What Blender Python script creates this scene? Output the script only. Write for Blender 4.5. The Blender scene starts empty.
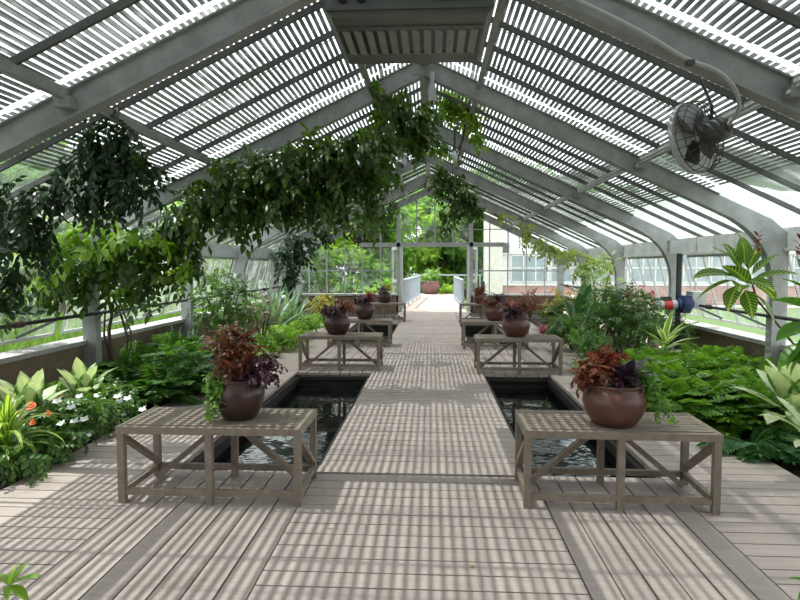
import bpy, math, random
import numpy as np
from mathutils import Vector, Matrix
random.seed(7); rng = np.random.default_rng(11)
R = math.radians; PI = math.pi
SC = bpy.context.scene; COL = SC.collection
ORIG = {}

# ------------------------------------------------------------------ camera
F = 600.0; YAW = math.atan(31/600); PITCH = math.atan(35/600); EYE = 1.55
cd = bpy.data.cameras.new('camera'); cam = bpy.data.objects.new('camera', cd); COL.objects.link(cam)
cd.sensor_width = 36; cd.lens = 27; cd.clip_end = 300; cd.clip_start = .05
cam.location = (0, 0, EYE); cam.rotation_euler = (PI/2-PITCH, 0, YAW); SC.camera = cam
CM = Matrix.Rotation(YAW, 3, 'Z') @ Matrix.Rotation(PI/2-PITCH, 3, 'X')
def at(px, py, Y):
    d = CM @ Vector(((px-400)/F, (300-py)/F, -1)); t = Y/d.y
    return np.array((d.x*t, Y, EYE+d.z*t))

# ------------------------------------------------------------------ building sizes
XC, HW = -.09, 4.42
XL, XR = XC-HW, XC+HW
BAY = 3.08; TR = [4.47+BAY*i for i in range(-3, 6)]
GY = TR[-1]; BACK = TR[0]
SL = .47; GZ = 4.14
def roofz(x): return GZ-SL*abs(x-XC)
def lowz(x): return 3.88-SL*abs(x-XC)

# ------------------------------------------------------------------ materials
def newmat(name):
    m = bpy.data.materials.new(name); m.use_nodes = True
    nt = m.node_tree; nt.nodes.clear()
    out = nt.nodes.new('ShaderNodeOutputMaterial')
    return m, nt, out
class NT:
    def __init__(s, nt): s.nt = nt
    def n(s, t, **k):
        o = s.nt.nodes.new(t)
        for a, v in k.items():
            if a in ('op',): o.operation = v
            elif a == 'blend': o.blend_type = v
            elif hasattr(o, a): setattr(o, a, v)
        return o
    def l(s, a, b): s.nt.links.new(a, b)
    def math(s, op, a, b=None, clamp=False):
        o = s.nt.nodes.new('ShaderNodeMath'); o.operation = op; o.use_clamp = clamp
        for i, v in enumerate((a, b)):
            if v is None: continue
            if isinstance(v, (int, float)): o.inputs[i].default_value = v
            else: s.l(v, o.inputs[i])
        return o.outputs[0]
    def mix(s, f, a, b, blend='MIX'):
        o = s.nt.nodes.new('ShaderNodeMixRGB'); o.blend_type = blend
        for i, v in enumerate((f, a, b)):
            if isinstance(v, (int, float)): o.inputs[i].default_value = v
            elif isinstance(v, tuple): o.inputs[i].default_value = (*v, 1)[:4]
            else: s.l(v, o.inputs[i])
        return o.outputs[0]
    def noise(s, scale, detail=4, vec=None, rough=.6):
        o = s.nt.nodes.new('ShaderNodeTexNoise'); o.inputs['Scale'].default_value = scale
        o.inputs['Detail'].default_value = detail; o.inputs['Roughness'].default_value = rough
        if vec is None: vec = s.coord()
        s.l(vec, o.inputs['Vector']); return o.outputs['Fac']
    def coord(s, scale=None):
        o = s.nt.nodes.new('ShaderNodeTexCoord')
        if scale is None: return o.outputs['Object']
        m = s.nt.nodes.new('ShaderNodeMapping'); m.inputs['Scale'].default_value = scale
        s.l(o.outputs['Object'], m.inputs[0]); return m.outputs[0]
    def ramp(s, f, lo, hi):
        o = s.nt.nodes.new('ShaderNodeMapRange'); s.l(f, o.inputs[0])
        o.inputs[1].default_value = lo; o.inputs[2].default_value = hi; return o.outputs[0]
def principled(T, out, color, rough=.6, metal=0, spec=.5):
    b = T.n('ShaderNodeBsdfPrincipled')
    if isinstance(color, tuple): b.inputs['Base Color'].default_value = (*color, 1)
    else: T.l(color, b.inputs['Base Color'])
    if isinstance(rough, (int, float)): b.inputs['Roughness'].default_value = rough
    else: T.l(rough, b.inputs['Roughness'])
    b.inputs['Metallic'].default_value = metal; b.inputs['Specular IOR Level'].default_value = spec
    T.l(b.outputs[0], out.inputs[0]); return b
def simple(name, c1, c2=None, rough=.6, scale=6, metal=0, spec=.5, lo=.35, hi=.65, island=0, bump=0):
    m, nt, out = newmat(name); T = NT(nt)
    if c2 is None: c2 = tuple(x*.75 for x in c1)
    f = T.ramp(T.noise(scale), lo, hi); col = T.mix(f, c1, c2)
    if island:
        g = T.n('ShaderNodeNewGeometry'); v = T.math('MULTIPLY_ADD', g.outputs['Random Per Island'], island)
        v.node.inputs[2].default_value = 1-island/2
        col = T.mix(1.0, col, T.comb(v), 'MULTIPLY')
    b = principled(T, out, col, rough, metal, spec)
    if bump:
        bp = T.n('ShaderNodeBump'); bp.inputs['Strength'].default_value = bump; bp.inputs['Distance'].default_value = .01
        T.l(T.noise(scale*6), bp.inputs['Height']); T.l(bp.outputs[0], b.inputs['Normal'])
    return m
def _comb(s, v):
    o = s.nt.nodes.new('ShaderNodeCombineXYZ')
    for i in range(3): s.l(v, o.inputs[i])
    return o.outputs[0]
NT.comb = _comb

def wood(name, c1, c2, stain, island=.35, grain=(3, 60, 60)):
    m, nt, out = newmat(name); T = NT(nt)
    g = T.noise(1, 5, T.coord(grain)); col = T.mix(T.ramp(g, .3, .7), c1, c2)
    s = T.ramp(T.noise(1.3, 6, rough=.7), .56, .74); col = T.mix(T.math('MULTIPLY', s, .55), col, stain)
    sp = T.ramp(T.noise(7, 3), .70, .76); col = T.mix(T.math('MULTIPLY', sp, .6), col, stain)
    geo = T.n('ShaderNodeNewGeometry'); v = T.math('MULTIPLY', geo.outputs['Random Per Island'], island)
    v = T.math('ADD', v, 1-island/2); col = T.mix(1.0, col, T.comb(v), 'MULTIPLY')
    b = principled(T, out, col, .72, 0, .3)
    bp = T.n('ShaderNodeBump'); bp.inputs['Strength'].default_value = .25; bp.inputs['Distance'].default_value = .004
    T.l(g, bp.inputs['Height']); T.l(bp.outputs[0], b.inputs['Normal']); return m

def leafmat(name, c1, c2, trans=.35, rough=.38, pat=None, pc=None, spec=.5, tcol=None):
    m, nt, out = newmat(name); T = NT(nt)
    g = T.n('ShaderNodeNewGeometry'); col = T.mix(g.outputs['Random Per Island'], c1, c2)
    if pat:
        a = T.n('ShaderNodeAttribute', attribute_name='luv'); sx = T.n('ShaderNodeSeparateXYZ'); T.l(a.outputs['Vector'], sx.inputs[0])
        u = T.math('ABSOLUTE', sx.outputs[0]); v = sx.outputs[1]
        if pat == 'center':     # pale centre, green margin and flecks
            w = T.math('ADD', u, T.math('MULTIPLY', T.math('SUBTRACT', T.noise(22, 3), .5), .9))
            f = T.ramp(w, .74, .46)
        elif pat == 'edge':
            f = T.ramp(T.math('ADD', u, T.math('MULTIPLY', T.math('SUBTRACT', T.noise(20, 2), .5), .5)), .45, .7)
        elif pat == 'veins':
            k = T.math('SUBTRACT', T.math('MULTIPLY', v, 60), T.math('MULTIPLY', u, 14))
            f1 = T.ramp(T.math('SINE', k), .62, .9); f2 = T.ramp(u, .14, .05); f = T.math('MAXIMUM', f1, f2)
        elif pat == 'stripe':
            f = T.ramp(T.math('SINE', T.math('MULTIPLY', u, 9)), .1, .4)
        col = T.mix(f, col, pc)
    b = T.n('ShaderNodeBsdfPrincipled'); T.l(col, b.inputs['Base Color']); b.inputs['Roughness'].default_value = rough
    b.inputs['Specular IOR Level'].default_value = spec
    t = T.n('ShaderNodeBsdfTranslucent'); T.l(T.mix(1.0, col, tcol or (1.5, 1.6, .6), 'MULTIPLY'), t.inputs[0])
    x = T.n('ShaderNodeMixShader'); x.inputs[0].default_value = trans
    T.l(b.outputs[0], x.inputs[1]); T.l(t.outputs[0], x.inputs[2]); T.l(x.outputs[0], out.inputs[0]); return m

M = {}
M['deck'] = wood('weathered_decking', (.43, .358, .328), (.345, .283, .256), (.17, .125, .10), .13)
M['bench'] = wood('weathered_bench_wood', (.28, .228, .182), (.19, .153, .12), (.10, .085, .055), .25, (14, 14, 14))
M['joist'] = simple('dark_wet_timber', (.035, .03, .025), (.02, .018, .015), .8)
M['steel'] = simple('painted_grey_steel', (.36, .37, .365), (.26, .265, .255), .5, 5, bump=.1)
M['bar'] = simple('dark_glazing_bar', (.10, .10, .09), (.06, .06, .055), .55)
M['slat'] = simple('aluminium_slat', (.23, .235, .235), (.15, .15, .15), .5, 3, island=.3)
M['white'] = simple('white_paint', (.75, .76, .76), (.62, .63, .62), .5)
M['cream'] = simple('cream_render', (.72, .70, .64), (.62, .60, .54), .7)
M['plaster'] = simple('pale_plaster', (.42, .42, .40), (.36, .36, .34), .8)
M['concrete'] = simple('pinkish_concrete', (.34, .275, .245), (.30, .24, .21), .8, 2)
M['sill'] = simple('pale_stone_sill', (.47, .46, .44), (.34, .33, .31), .7, 8)
M['soil'] = simple('dark_soil', (.045, .032, .024), (.02, .015, .012), .95, 30, bump=.8)
M['lawn'] = simple('lawn', (.085, .15, .035), (.06, .11, .028), .9, 8)
M['pave'] = simple('pale_paving', (.40, .34, .29), (.36, .30, .26), .85, 2)
M['black'] = simple('black_iron', (.022, .022, .024), (.015, .015, .016), .45)
M['dgrey'] = simple('dark_grey_metal', (.085, .09, .088), (.06, .064, .062), .5, 4)
M['hgrey'] = simple('grey_heater_sheet', (.135, .14, .133), (.105, .108, .10), .5, 4)
M['lgrey'] = simple('light_grey_metal', (.5, .51, .52), (.42, .43, .44), .4, 4)
M['rust'] = simple('rusty_wire', (.10, .05, .032), (.05, .032, .026), .7, 30)
M['red'] = simple('red_enamel', (.55, .035, .03), (.42, .03, .025), .4)
M['blue'] = simple('blue_enamel', (.02, .045, .16), (.015, .03, .10), .4)
M['pot'] = simple('brown_terracotta', (.125, .047, .032), (.085, .033, .024), .36, 5, island=.15)
M['potd'] = simple('dark_terracotta', (.06, .027, .022), (.04, .019, .016), .32, 5)
M['potp'] = simple('pinkish_clay', (.22, .11, .10), (.15, .08, .075), .7, 3)
M['rail'] = simple('blue_grey_railing', (.42, .47, .53), (.36, .41, .46), .5)
M['stem'] = simple('brown_stem', (.13, .10, .07), (.08, .06, .045), .8, 25)
M['gstem'] = simple('green_stem', (.10, .17, .04), (.08, .12, .03), .6, 15)
M['bark'] = simple('grey_bark', (.14, .11, .085), (.08, .065, .05), .9, 12)
M['orange'] = simple('orange_petals', (.85, .16, .02), (.75, .10, .015), .6)
M['petal'] = simple('white_petals', (.85, .85, .82), (.75, .76, .72), .6)
M['redflower'] = simple('red_bracts', (.35, .04, .035), (.25, .05, .03), .6)
M['winglass'] = simple('house_window_glass', (.30, .36, .40), (.22, .28, .31), .12, 1)

def glassmat(name, base, amt):
    m, nt, out = newmat(name); T = NT(nt)
    t = T.n('ShaderNodeBsdfTransparent'); t.inputs[0].default_value = (.91, .95, .935, 1)
    g = T.n('ShaderNodeBsdfGlossy'); g.inputs['Roughness'].default_value = .05
    d = T.n('ShaderNodeBsdfTranslucent'); d.inputs[0].default_value = (.8, .82, .8, 1)
    a = T.n('ShaderNodeMixShader'); a.inputs[0].default_value = .05
    b = T.n('ShaderNodeMixShader'); dirt = T.ramp(T.noise(2.5, 6), .5, .8)
    T.l(T.math('MULTIPLY_ADD', dirt, amt), b.inputs[0]); b.inputs[0].links[0].from_node.inputs[2].default_value = base
    T.l(t.outputs[0], a.inputs[1]); T.l(g.outputs[0], a.inputs[2])
    T.l(a.outputs[0], b.inputs[1]); T.l(d.outputs[0], b.inputs[2]); T.l(b.outputs[0], out.inputs[0]); return m
M['glass'] = glassmat('greenhouse_glass', .03, .22); M['dusty'] = glassmat('dusty_side_glass', .09, .25)
def brickmat(name, c1, c2, mortar, sc):
    m, nt, out = newmat(name); T = NT(nt)
    tc = T.n('ShaderNodeTexCoord'); sx = T.n('ShaderNodeSeparateXYZ'); T.l(tc.outputs['Object'], sx.inputs[0])
    cb = T.n('ShaderNodeCombineXYZ'); T.l(T.math('ADD', sx.outputs[0], sx.outputs[1]), cb.inputs[0]); T.l(sx.outputs[2], cb.inputs[1])
    b = T.n('ShaderNodeTexBrick'); T.l(cb.outputs[0], b.inputs[0])
    b.inputs['Color1'].default_value = (*c1, 1); b.inputs['Color2'].default_value = (*c2, 1); b.inputs['Mortar'].default_value = (*mortar, 1)
    b.inputs['Scale'].default_value = sc; b.inputs['Mortar Size'].default_value = .012
    b.inputs['Brick Width'].default_value = .22*1; b.inputs['Row Height'].default_value = .075
    n = T.ramp(T.noise(4, 5), .4, .75); col = T.mix(T.math('MULTIPLY', n, .5), b.outputs[0], tuple(x*.4 for x in c1))
    principled(T, out, col, .9); return m
M['brick'] = brickmat('old_brown_brick', (.27, .18, .115), (.20, .135, .088), (.2, .17, .135), 1)
M['brickp'] = brickmat('pinkish_red_brick', (.46, .20, .16), (.38, .16, .13), (.5, .42, .38), 1)
def watermat():
    m, nt, out = newmat('dark_pool_water'); T = NT(nt)
    b = principled(T, out, (.006, .008, .007), .03, 0, .5); b.inputs['IOR'].default_value = 1.33
    bp = T.n('ShaderNodeBump'); bp.inputs['Strength'].default_value = .10; bp.inputs['Distance'].default_value = .05
    T.l(T.noise(3.2, 2.5), bp.inputs['Height']); T.l(bp.outputs[0], b.inputs['Normal']); return m
M['water'] = watermat()

# leaves
L = {}
L['vine'] = leafmat('vine_leaf', (.028, .065, .014), (.10, .175, .03), .34)
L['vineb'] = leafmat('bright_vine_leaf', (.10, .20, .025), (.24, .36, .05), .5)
L['vined'] = leafmat('dark_vine_leaf', (.012, .034, .010), (.026, .066, .018), .2)
L['vinep'] = leafmat('pale_vine_leaf', (.20, .27, .07), (.32, .36, .12), .45)
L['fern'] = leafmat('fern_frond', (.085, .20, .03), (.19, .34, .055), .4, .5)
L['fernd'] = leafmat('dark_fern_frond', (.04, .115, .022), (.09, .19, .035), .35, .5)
L['fernb'] = leafmat('bluish_fern_frond', (.05, .15, .06), (.09, .22, .08), .3, .5)
L['shrub'] = leafmat('shrub_leaf', (.04, .105, .022), (.11, .20, .04), .35)
L['lime'] = leafmat('lime_leaf', (.18, .34, .04), (.30, .46, .09), .45)
L['silver'] = leafmat('silver_strap_leaf', (.22, .32, .24), (.14, .25, .16), .25, .45)
L['strap'] = leafmat('dark_strap_leaf', (.02, .06, .03), (.04, .09, .04), .2)
L['cream'] = leafmat('cream_variegated_leaf', (.08, .20, .035), (.12, .26, .05), .35, .4, 'center', (.62, .68, .42), tcol=(1.2, 1.25, .8))
L['white'] = leafmat('white_edged_leaf', (.25, .40, .12), (.30, .45, .16), .4, .4, 'edge', (.82, .84, .62))
L['striped'] = leafmat('yellow_striped_leaf', (.07, .20, .03), (.10, .26, .04), .4, .35, 'stripe', (.55, .62, .16))
L['sanch'] = leafmat('yellow_veined_leaf', (.045, .16, .02), (.08, .22, .03), .4, .3, 'veins', (.55, .62, .18))
L['paddle'] = leafmat('paddle_leaf', (.03, .10, .04), (.05, .15, .05), .25, .3)
L['big'] = leafmat('broad_glossy_leaf', (.06, .20, .02), (.12, .28, .03), .4, .3)
L['variegated'] = leafmat('pale_mottled_leaf', (.24, .36, .16), (.46, .54, .36), .4)
L['pinkish'] = leafmat('pinkish_grey_leaf', (.12, .18, .08), (.40, .28, .26), .3)
L['coleus'] = leafmat('rust_coleus_leaf', (.12, .04, .022), (.23, .10, .045), .3, .5, tcol=(1.5, 1, .7))
L['redcol'] = leafmat('red_coleus_leaf', (.30, .02, .035), (.20, .03, .03), .3, .5, 'edge', (.26, .22, .06), tcol=(1.5, 1, .7))
L['purple'] = leafmat('dark_purple_leaf', (.035, .012, .022), (.09, .03, .045), .2, .4, tcol=(1.4, 1, 1))
L['greyp'] = leafmat('grey_purple_leaf', (.12, .10, .13), (.05, .03, .05), .2, .4, tcol=(1.2, 1, 1))
L['trail'] = leafmat('trailing_green_leaf', (.13, .28, .05), (.22, .38, .09), .4)
L['tree'] = leafmat('tree_leaf', (.12, .26, .04), (.24, .40, .07), .4, .6, spec=.2)
L['treed'] = leafmat('dark_tree_leaf', (.055, .14, .03), (.12, .23, .05), .35, .6, spec=.2)
L['treel'] = leafmat('yellow_green_tree_leaf', (.22, .38, .05), (.36, .50, .10), .45, .6, spec=.2)
L['red'] = leafmat('burgundy_leaf', (.16, .03, .03), (.28, .09, .05), .3, .5, tcol=(1.5, 1, .7))
L['yellow'] = leafmat('yellow_orange_leaf', (.45, .28, .05), (.30, .36, .06), .35, .5)
L['pink'] = leafmat('pink_leaf', (.50, .16, .18), (.30, .12, .12), .35, .5, tcol=(1.3, 1, 1))
L['grass'] = leafmat('grass_blade', (.15, .26, .07), (.22, .34, .10), .4, .6)

# ------------------------------------------------------------------ mesh builder
def nrm(a):
    a = np.asarray(a, float); return a/np.maximum(np.linalg.norm(a, axis=-1, keepdims=True), 1e-9)
class MB:
    def __init__(s): s.V = []; s.UV = []; s.F = []; s.n = 0
    def add(s, V, faces, uv=None):
        V = np.asarray(V, float).reshape(-1, 3)
        s.V.append(V); s.UV.append(np.zeros((len(V), 3)) if uv is None else np.asarray(uv, float))
        if isinstance(faces, np.ndarray): s.F.append(faces+s.n)
        else:
            by = {}
            for f in faces: by.setdefault(len(f), []).append(f)
            for f in by.values(): s.F.append(np.array(f)+s.n)
        s.n += len(V); return s
    def box(s, c, d, rz=0):
        x, y, z = [v/2 for v in d]
        V = np.array([(a*x, b*y, e*z) for e in (-1, 1) for b in (-1, 1) for a in (-1, 1)])
        if rz: V = V @ np.array(Matrix.Rotation(rz, 3, 'Z')).T
        return s.add(V+np.array(c), [(0, 2, 3, 1), (4, 5, 7, 6), (0, 1, 5, 4), (2, 6, 7, 3), (0, 4, 6, 2), (1, 3, 7, 5)])
    def bbox(s, a, b): return s.box([(p+q)/2 for p, q in zip(a, b)], [abs(q-p) for p, q in zip(a, b)])
    def bar(s, a, b, w, h, up=(0, 0, 1)):
        a, b = np.array(a, float), np.array(b, float); d = nrm(b-a); S = nrm(np.cross(d, up)); U = np.cross(S, d)
        V = [p+S*i*w/2+U*j*h/2 for p in (a, b) for i, j in ((-1, -1), (1, -1), (1, 1), (-1, 1))]
        return s.add(V, [(0, 1, 2, 3)[::-1], (4, 5, 6, 7), (0, 1, 5, 4), (1, 2, 6, 5), (2, 3, 7, 6), (3, 0, 4, 7)])
    def tube(s, pts, r, n=7, cap=True):
        P = np.array(pts, float); k = len(P); r = np.broadcast_to(r, (k,))
        d = nrm(np.gradient(P, axis=0)); ref = np.array((0, 0, 1.)) if abs(d[0][2]) < .9 else np.array((1., 0, 0))
        V = []
        for i in range(k):
            S = nrm(np.cross(d[i], ref)); U = np.cross(S, d[i]); ref = U
            for j in range(n):
                a = 2*PI*j/n; V.append(P[i]+r[i]*(math.cos(a)*S+math.sin(a)*U))
        Fc = [(i*n+j, i*n+(j+1) % n, (i+1)*n+(j+1) % n, (i+1)*n+j) for i in range(k-1) for j in range(n)]
        if cap: Fc += [tuple(range(n))[::-1], tuple(range((k-1)*n, k*n))]
        return s.add(V, Fc)
    def lathe(s, prof, c=(0, 0, 0), n=28, axis=None):
        V = [(r*math.cos(2*PI*j/n), r*math.sin(2*PI*j/n), z) for r, z in prof for j in range(n)]
        V = np.array(V)
        if axis is not None:
            q = np.array(Vector((0, 0, 1)).rotation_difference(Vector(axis)).to_matrix()); V = V @ q.T
        k = len(prof)
        Fc = [(i*n+j, i*n+(j+1) % n, (i+1)*n+(j+1) % n, (i+1)*n+j) for i in range(k-1) for j in range(n)]
        Fc += [tuple(range(n))[::-1], tuple(range((k-1)*n, k*n))]
        return s.add(V+np.array(c), Fc)
    def cyl(s, a, b, r, n=16): return s.tube([a, b], r, n)
    def torus(s, c, R_, r, axis=(0, 0, 1), n=36, m=6):
        q = np.array(Vector((0, 0, 1)).rotation_difference(Vector(axis)).to_matrix())
        V = np.array([((R_+r*math.cos(b))*math.cos(a), (R_+r*math.cos(b))*math.sin(a), r*math.sin(b))
             for a in np.linspace(0, 2*PI, n, False) for b in np.linspace(0, 2*PI, m, False)]) @ q.T+np.array(c)
        return s.add(V, [(i*m+j, ((i+1) % n)*m+j, ((i+1) % n)*m+(j+1) % m, i*m+(j+1) % m) for i in range(n) for j in range(m)])
    def strip(s, A, B, y0, y1):          # section between two XZ polylines, extruded along Y
        k = len(A); V = []
        for y in (y0, y1):
            V += [(x, y, z) for x, z in A]+[(x, y, z) for x, z in B]
        o = 2*k; Fc = []
        for i in range(k-1):
            Fc += [(i, i+1, k+i+1, k+i), (o+i, o+k+i, o+k+i+1, o+i+1), (i, o+i, o+i+1, i+1), (k+i, k+i+1, o+k+i+1, o+k+i)]
        Fc += [(0, k, o+k, o), (k-1, o+k-1, o+2*k-1, 2*k-1)]
        return s.add(V, Fc)
    def leaves(s, tpl, P, D, U, Ln, W=1.0):
        tv, tf, tuv = tpl; P = np.asarray(P, float); N = len(P)
        if N == 0: return s
        D = nrm(D); S = nrm(np.cross(D, U)); Nn = np.cross(S, D)
        Ln = np.broadcast_to(Ln, (N,)); W = np.broadcast_to(W, (N,))
        V = P[:, None]+Ln[:, None, None]*(tv[None, :, 0:1]*W[:, None, None]*S[:, None]+tv[None, :, 1:2]*D[:, None]+tv[None, :, 2:3]*Nn[:, None])
        k = len(tv); n0 = s.n
        s.V.append(V.reshape(-1, 3)); s.UV.append(np.tile(tuv, (N, 1))); off = np.arange(N)*k
        for f in tf: s.F.append((f[None]+off[:, None, None]).reshape(-1, f.shape[1])+n0)
        s.n += N*k; return s
    def blade(s, base, az, el, ln, w, droop, prof='lance', n=7, fold=.25, pet=0.0, twist=0.0):
        p = np.array(base, float); S = np.array((-math.sin(az), math.cos(az), 0)); V = []; uv = []
        for i in range(n+1):
            t = i/n; e = el-droop*t**1.4; d = np.array((math.cos(az)*math.cos(e), math.sin(az)*math.cos(e), math.sin(e)))
            up = np.cross(d, S)*-1 if False else np.cross(S, d)*-1
            if prof == 'lance': k = math.sin(PI*min(1, max(0, (t-pet)/(1-pet)))**.75)**.9 if t > pet else 0
            elif prof == 'strap': k = min(1, (1-t)*2.2)**.8*(.75+.25*min(1, t*4))
            elif prof == 'paddle': k = 0 if t < pet else math.sin(PI*((t-pet)/(1-pet))**.9)**.6
            k = max(k, .03 if t < .99 else 0.0); sd = S*math.cos(twist)+up*math.sin(twist); u2 = up*math.cos(twist)-S*math.sin(twist)
            V += [p-sd*k*w/2+u2*abs(fold)*k*w/2, p, p+sd*k*w/2+u2*abs(fold)*k*w/2]; uv += [(-k, t, 0), (0, t, 0), (k, t, 0)]
            p = p+d*ln/n
        Fc = []
        for i in range(n):
            a = 3*i; Fc += [(a, a+3, a+4, a+1), (a+1, a+4, a+5, a+2)]
        return s.add(V, Fc, uv)
    def build(s, name, mat, parent=None, loc=None, smooth=False, kind=None):
        V = np.concatenate(s.V); UV = np.concatenate(s.UV)
        o0 = np.array(ORIG[parent.name] if parent else (loc if loc is not None else (0, 0, 0)), float); V = V-o0
        me = bpy.data.meshes.new(name); me.vertices.add(len(V)); me.vertices.foreach_set('co', V.ravel())
        lv = np.concatenate([f.ravel() for f in s.F]); tot = np.concatenate([np.full(len(f), f.shape[1]) for f in s.F])
        st = np.concatenate(([0], np.cumsum(tot)[:-1])); me.loops.add(len(lv)); me.loops.foreach_set('vertex_index', lv.astype(np.int32))
        me.polygons.add(len(tot)); me.polygons.foreach_set('loop_start', st.astype(np.int32))
        if UV.any():
            a = me.attributes.new('luv', 'FLOAT_VECTOR', 'POINT'); a.data.foreach_set('vector', UV.ravel())
        me.update(calc_edges=True); me.validate()
        me.polygons.foreach_set('use_smooth', np.full(len(tot), bool(smooth)))
        me.materials.append(mat); o = bpy.data.objects.new(name, me); COL.objects.link(o)
        if parent: o.parent = parent
        else: o.location = o0
        ORIG[o.name] = o0
        if kind: o['kind'] = kind
        return o
def thing(name, label, cat, loc=(0, 0, 0), group=None):
    o = bpy.data.objects.new(name, None); COL.objects.link(o); o.location = tuple(loc); o.empty_display_size = .1
    ORIG[o.name] = np.array(loc, float); return tag(o, label, cat, group)
def tag(o, label, cat, group=None):
    o['label'] = label; o['category'] = cat
    if group: o['group'] = group
    return o
def copy_tree(o, parent=None):
    c = o.copy(); COL.objects.link(c); ORIG[c.name] = ORIG[o.name]
    if parent: c.parent = parent
    for ch in list(o.children): copy_tree(ch, c)
    return c

# ------------------------------------------------------------------ leaf templates
OVATE = (np.array([(0, 0, 0), (0, .33, -.02), (-.30, .30, .05), (.30, .30, .05), (0, .68, -.05), (-.24, .62, .0), (.24, .62, .0), (0, 1, -.14)], float),
         [np.array([(2, 5, 4, 1), (1, 4, 6, 3)]), np.array([(0, 2, 1), (0, 1, 3), (5, 7, 4), (4, 7, 6)])],
         np.array([(0, 0, 0), (0, .33, 0), (-1, .3, 0), (1, .3, 0), (0, .68, 0), (-.8, .62, 0), (.8, .62, 0), (0, 1, 0)], float))
KITE = (np.array([(0, 0, 0), (-.3, .45, .06), (0, 1, -.08), (.3, .45, .06)], float), [np.array([(0, 2, 1), (0, 3, 2)])],
        np.array([(0, 0, 0), (-1, .5, 0), (0, 1, 0), (1, .5, 0)], float))
def compose(base, P, D, U, Ln):
    m = MB(); m.leaves(base, P, D, U, Ln); return (np.concatenate(m.V), m.F, np.concatenate(m.UV))
def make_spray(n=7, droop=.5, base=OVATE, ll=.36):
    P, D, U, Ls = [], [], [], []
    for i in range(n):
        t = .12+.88*i/(n-1); sd = (-1 if i % 2 else 1)*(0 if i == n-1 else 1)
        P.append((0, t*.8, -droop*.5*t*t)); D.append((sd*.9, .75, -.35-droop*t)); U.append((0, .25, 1)); Ls.append(ll*(1-.25*t))
    return compose(base, np.array(P), np.array(D), np.array(U), np.array(Ls))
SPRAY = make_spray(); SPRAY2 = make_spray(9, .9, OVATE, .30); TUFT = make_spray(7, .3, KITE, .5)
def rand_dirs(n, zmin=-1, zmax=1):
    z = rng.uniform(zmin, zmax, n); a = rng.uniform(0, 2*PI, n); r = np.sqrt(1-z*z)
    return np.stack((r*np.cos(a), r*np.sin(a), z), 1)
def clump(mb, c, r, n, ln, tpl=SPRAY, down=.35, shell=.5, var=.3, up=0, W=1.0):
    d = rand_dirs(n); rad = rng.uniform(shell, 1, n)**.6
    P = np.array(c)+d*rad[:, None]*np.array(r); D = d*(1, 1, .6)+rng.normal(0, .45, (n, 3)); D[:, 2] += up-down
    U = np.tile((0, 0, 1.), (n, 1))+rng.normal(0, .35, (n, 3))
    mb.leaves(tpl, P-nrm(D)*ln*.5, D, U, ln*rng.uniform(1-var, 1+var, n), W); return mb

# ------------------------------------------------------------------ setting: deck, pools, beds
WX = (-.85, .75); LP = (-1.94, -.85); RP = (.75, 1.68); DX = (-2.96, 2.69)
P1 = (4.38, 8.52); P2 = (11.62, 15.9); DY = (-4.6, 17.8)
fl = MB()
def transverse(x0, x1, y0, y1, w=.142, gap=.011):
    y = y0
    while y < y1-.02:
        e = min(y+w, y1); fl.bbox((x0+.003, y+gap/2, -.04), (x1-.003, e-gap/2, 0)); y = e
def longitudinal(x0, x1, ys, n):
    w = (x1-x0)/n
    for a, b in zip(ys, ys[1:]):
        for i in range(n): fl.bbox((x0+i*w+.006, a+.001, -.04), (x0+(i+1)*w-.006, b-.001, 0))
transverse(*WX, DY[0], P1[0]-.02); transverse(*WX, P1[0]+.13, DY[1])
fl.bbox((WX[0], P1[0]-.015, -.04), (WX[1], P1[0]+.125, .008))
for x0, x1, s in ((DX[0], LP[0], 1), (RP[1], DX[1], 1)): transverse(x0, x1, *DY)
for x0, x1, n in ((*LP, 7), (*RP, 6)):
    longitudinal(x0, x1, [DY[0], -1, 1.2, 3.3, P1[0]], n); longitudinal(x0, x1, [P1[1], P2[0]], n); longitudinal(x0, x1, [P2[1], DY[1]], n)
fl.build('floor', M['deck'], kind='structure')
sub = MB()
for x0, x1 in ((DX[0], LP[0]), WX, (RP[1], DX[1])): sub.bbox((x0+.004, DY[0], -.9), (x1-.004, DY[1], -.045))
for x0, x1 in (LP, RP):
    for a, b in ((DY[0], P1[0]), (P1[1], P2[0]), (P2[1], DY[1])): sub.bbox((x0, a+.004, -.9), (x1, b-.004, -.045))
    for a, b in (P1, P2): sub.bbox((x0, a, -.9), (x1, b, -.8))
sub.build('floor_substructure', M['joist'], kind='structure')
k = MB()      # grey kerb strips inside the pools
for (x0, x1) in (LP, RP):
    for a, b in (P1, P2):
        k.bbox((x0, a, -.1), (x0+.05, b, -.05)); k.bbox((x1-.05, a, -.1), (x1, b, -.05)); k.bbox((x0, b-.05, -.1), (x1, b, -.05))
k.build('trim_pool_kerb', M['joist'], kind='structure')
for (x0, x1), sd in ((LP, 'left'), (RP, 'right')):
    for (a, b), w in ((P1, 'near'), (P2, 'far')):
        mb = MB(); mb.add([(x0, a, -.2), (x1, a, -.2), (x1, b, -.2), (x0, b, -.2)], [(0, 1, 2, 3)])
        tag(mb.build('pool_water', M['water']), f'dark still water in the {w} pool sunk in the deck {sd} of the walkway', 'water')
mb = MB(); mb.bbox((WX[0]-.2, DY[1]+.002, -.5), (1.2, GY+13, 0)); mb.build('floor_path', M['concrete'], kind='structure')
mb = MB(); mb.bbox((XL, DY[1]+.002, -.5), (WX[0]-.2, GY, -.03)); mb.bbox((1.2, DY[1]+.002, -.5), (XR, GY, -.03)); mb.build('floor_soil', M['soil'], kind='structure')
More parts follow.
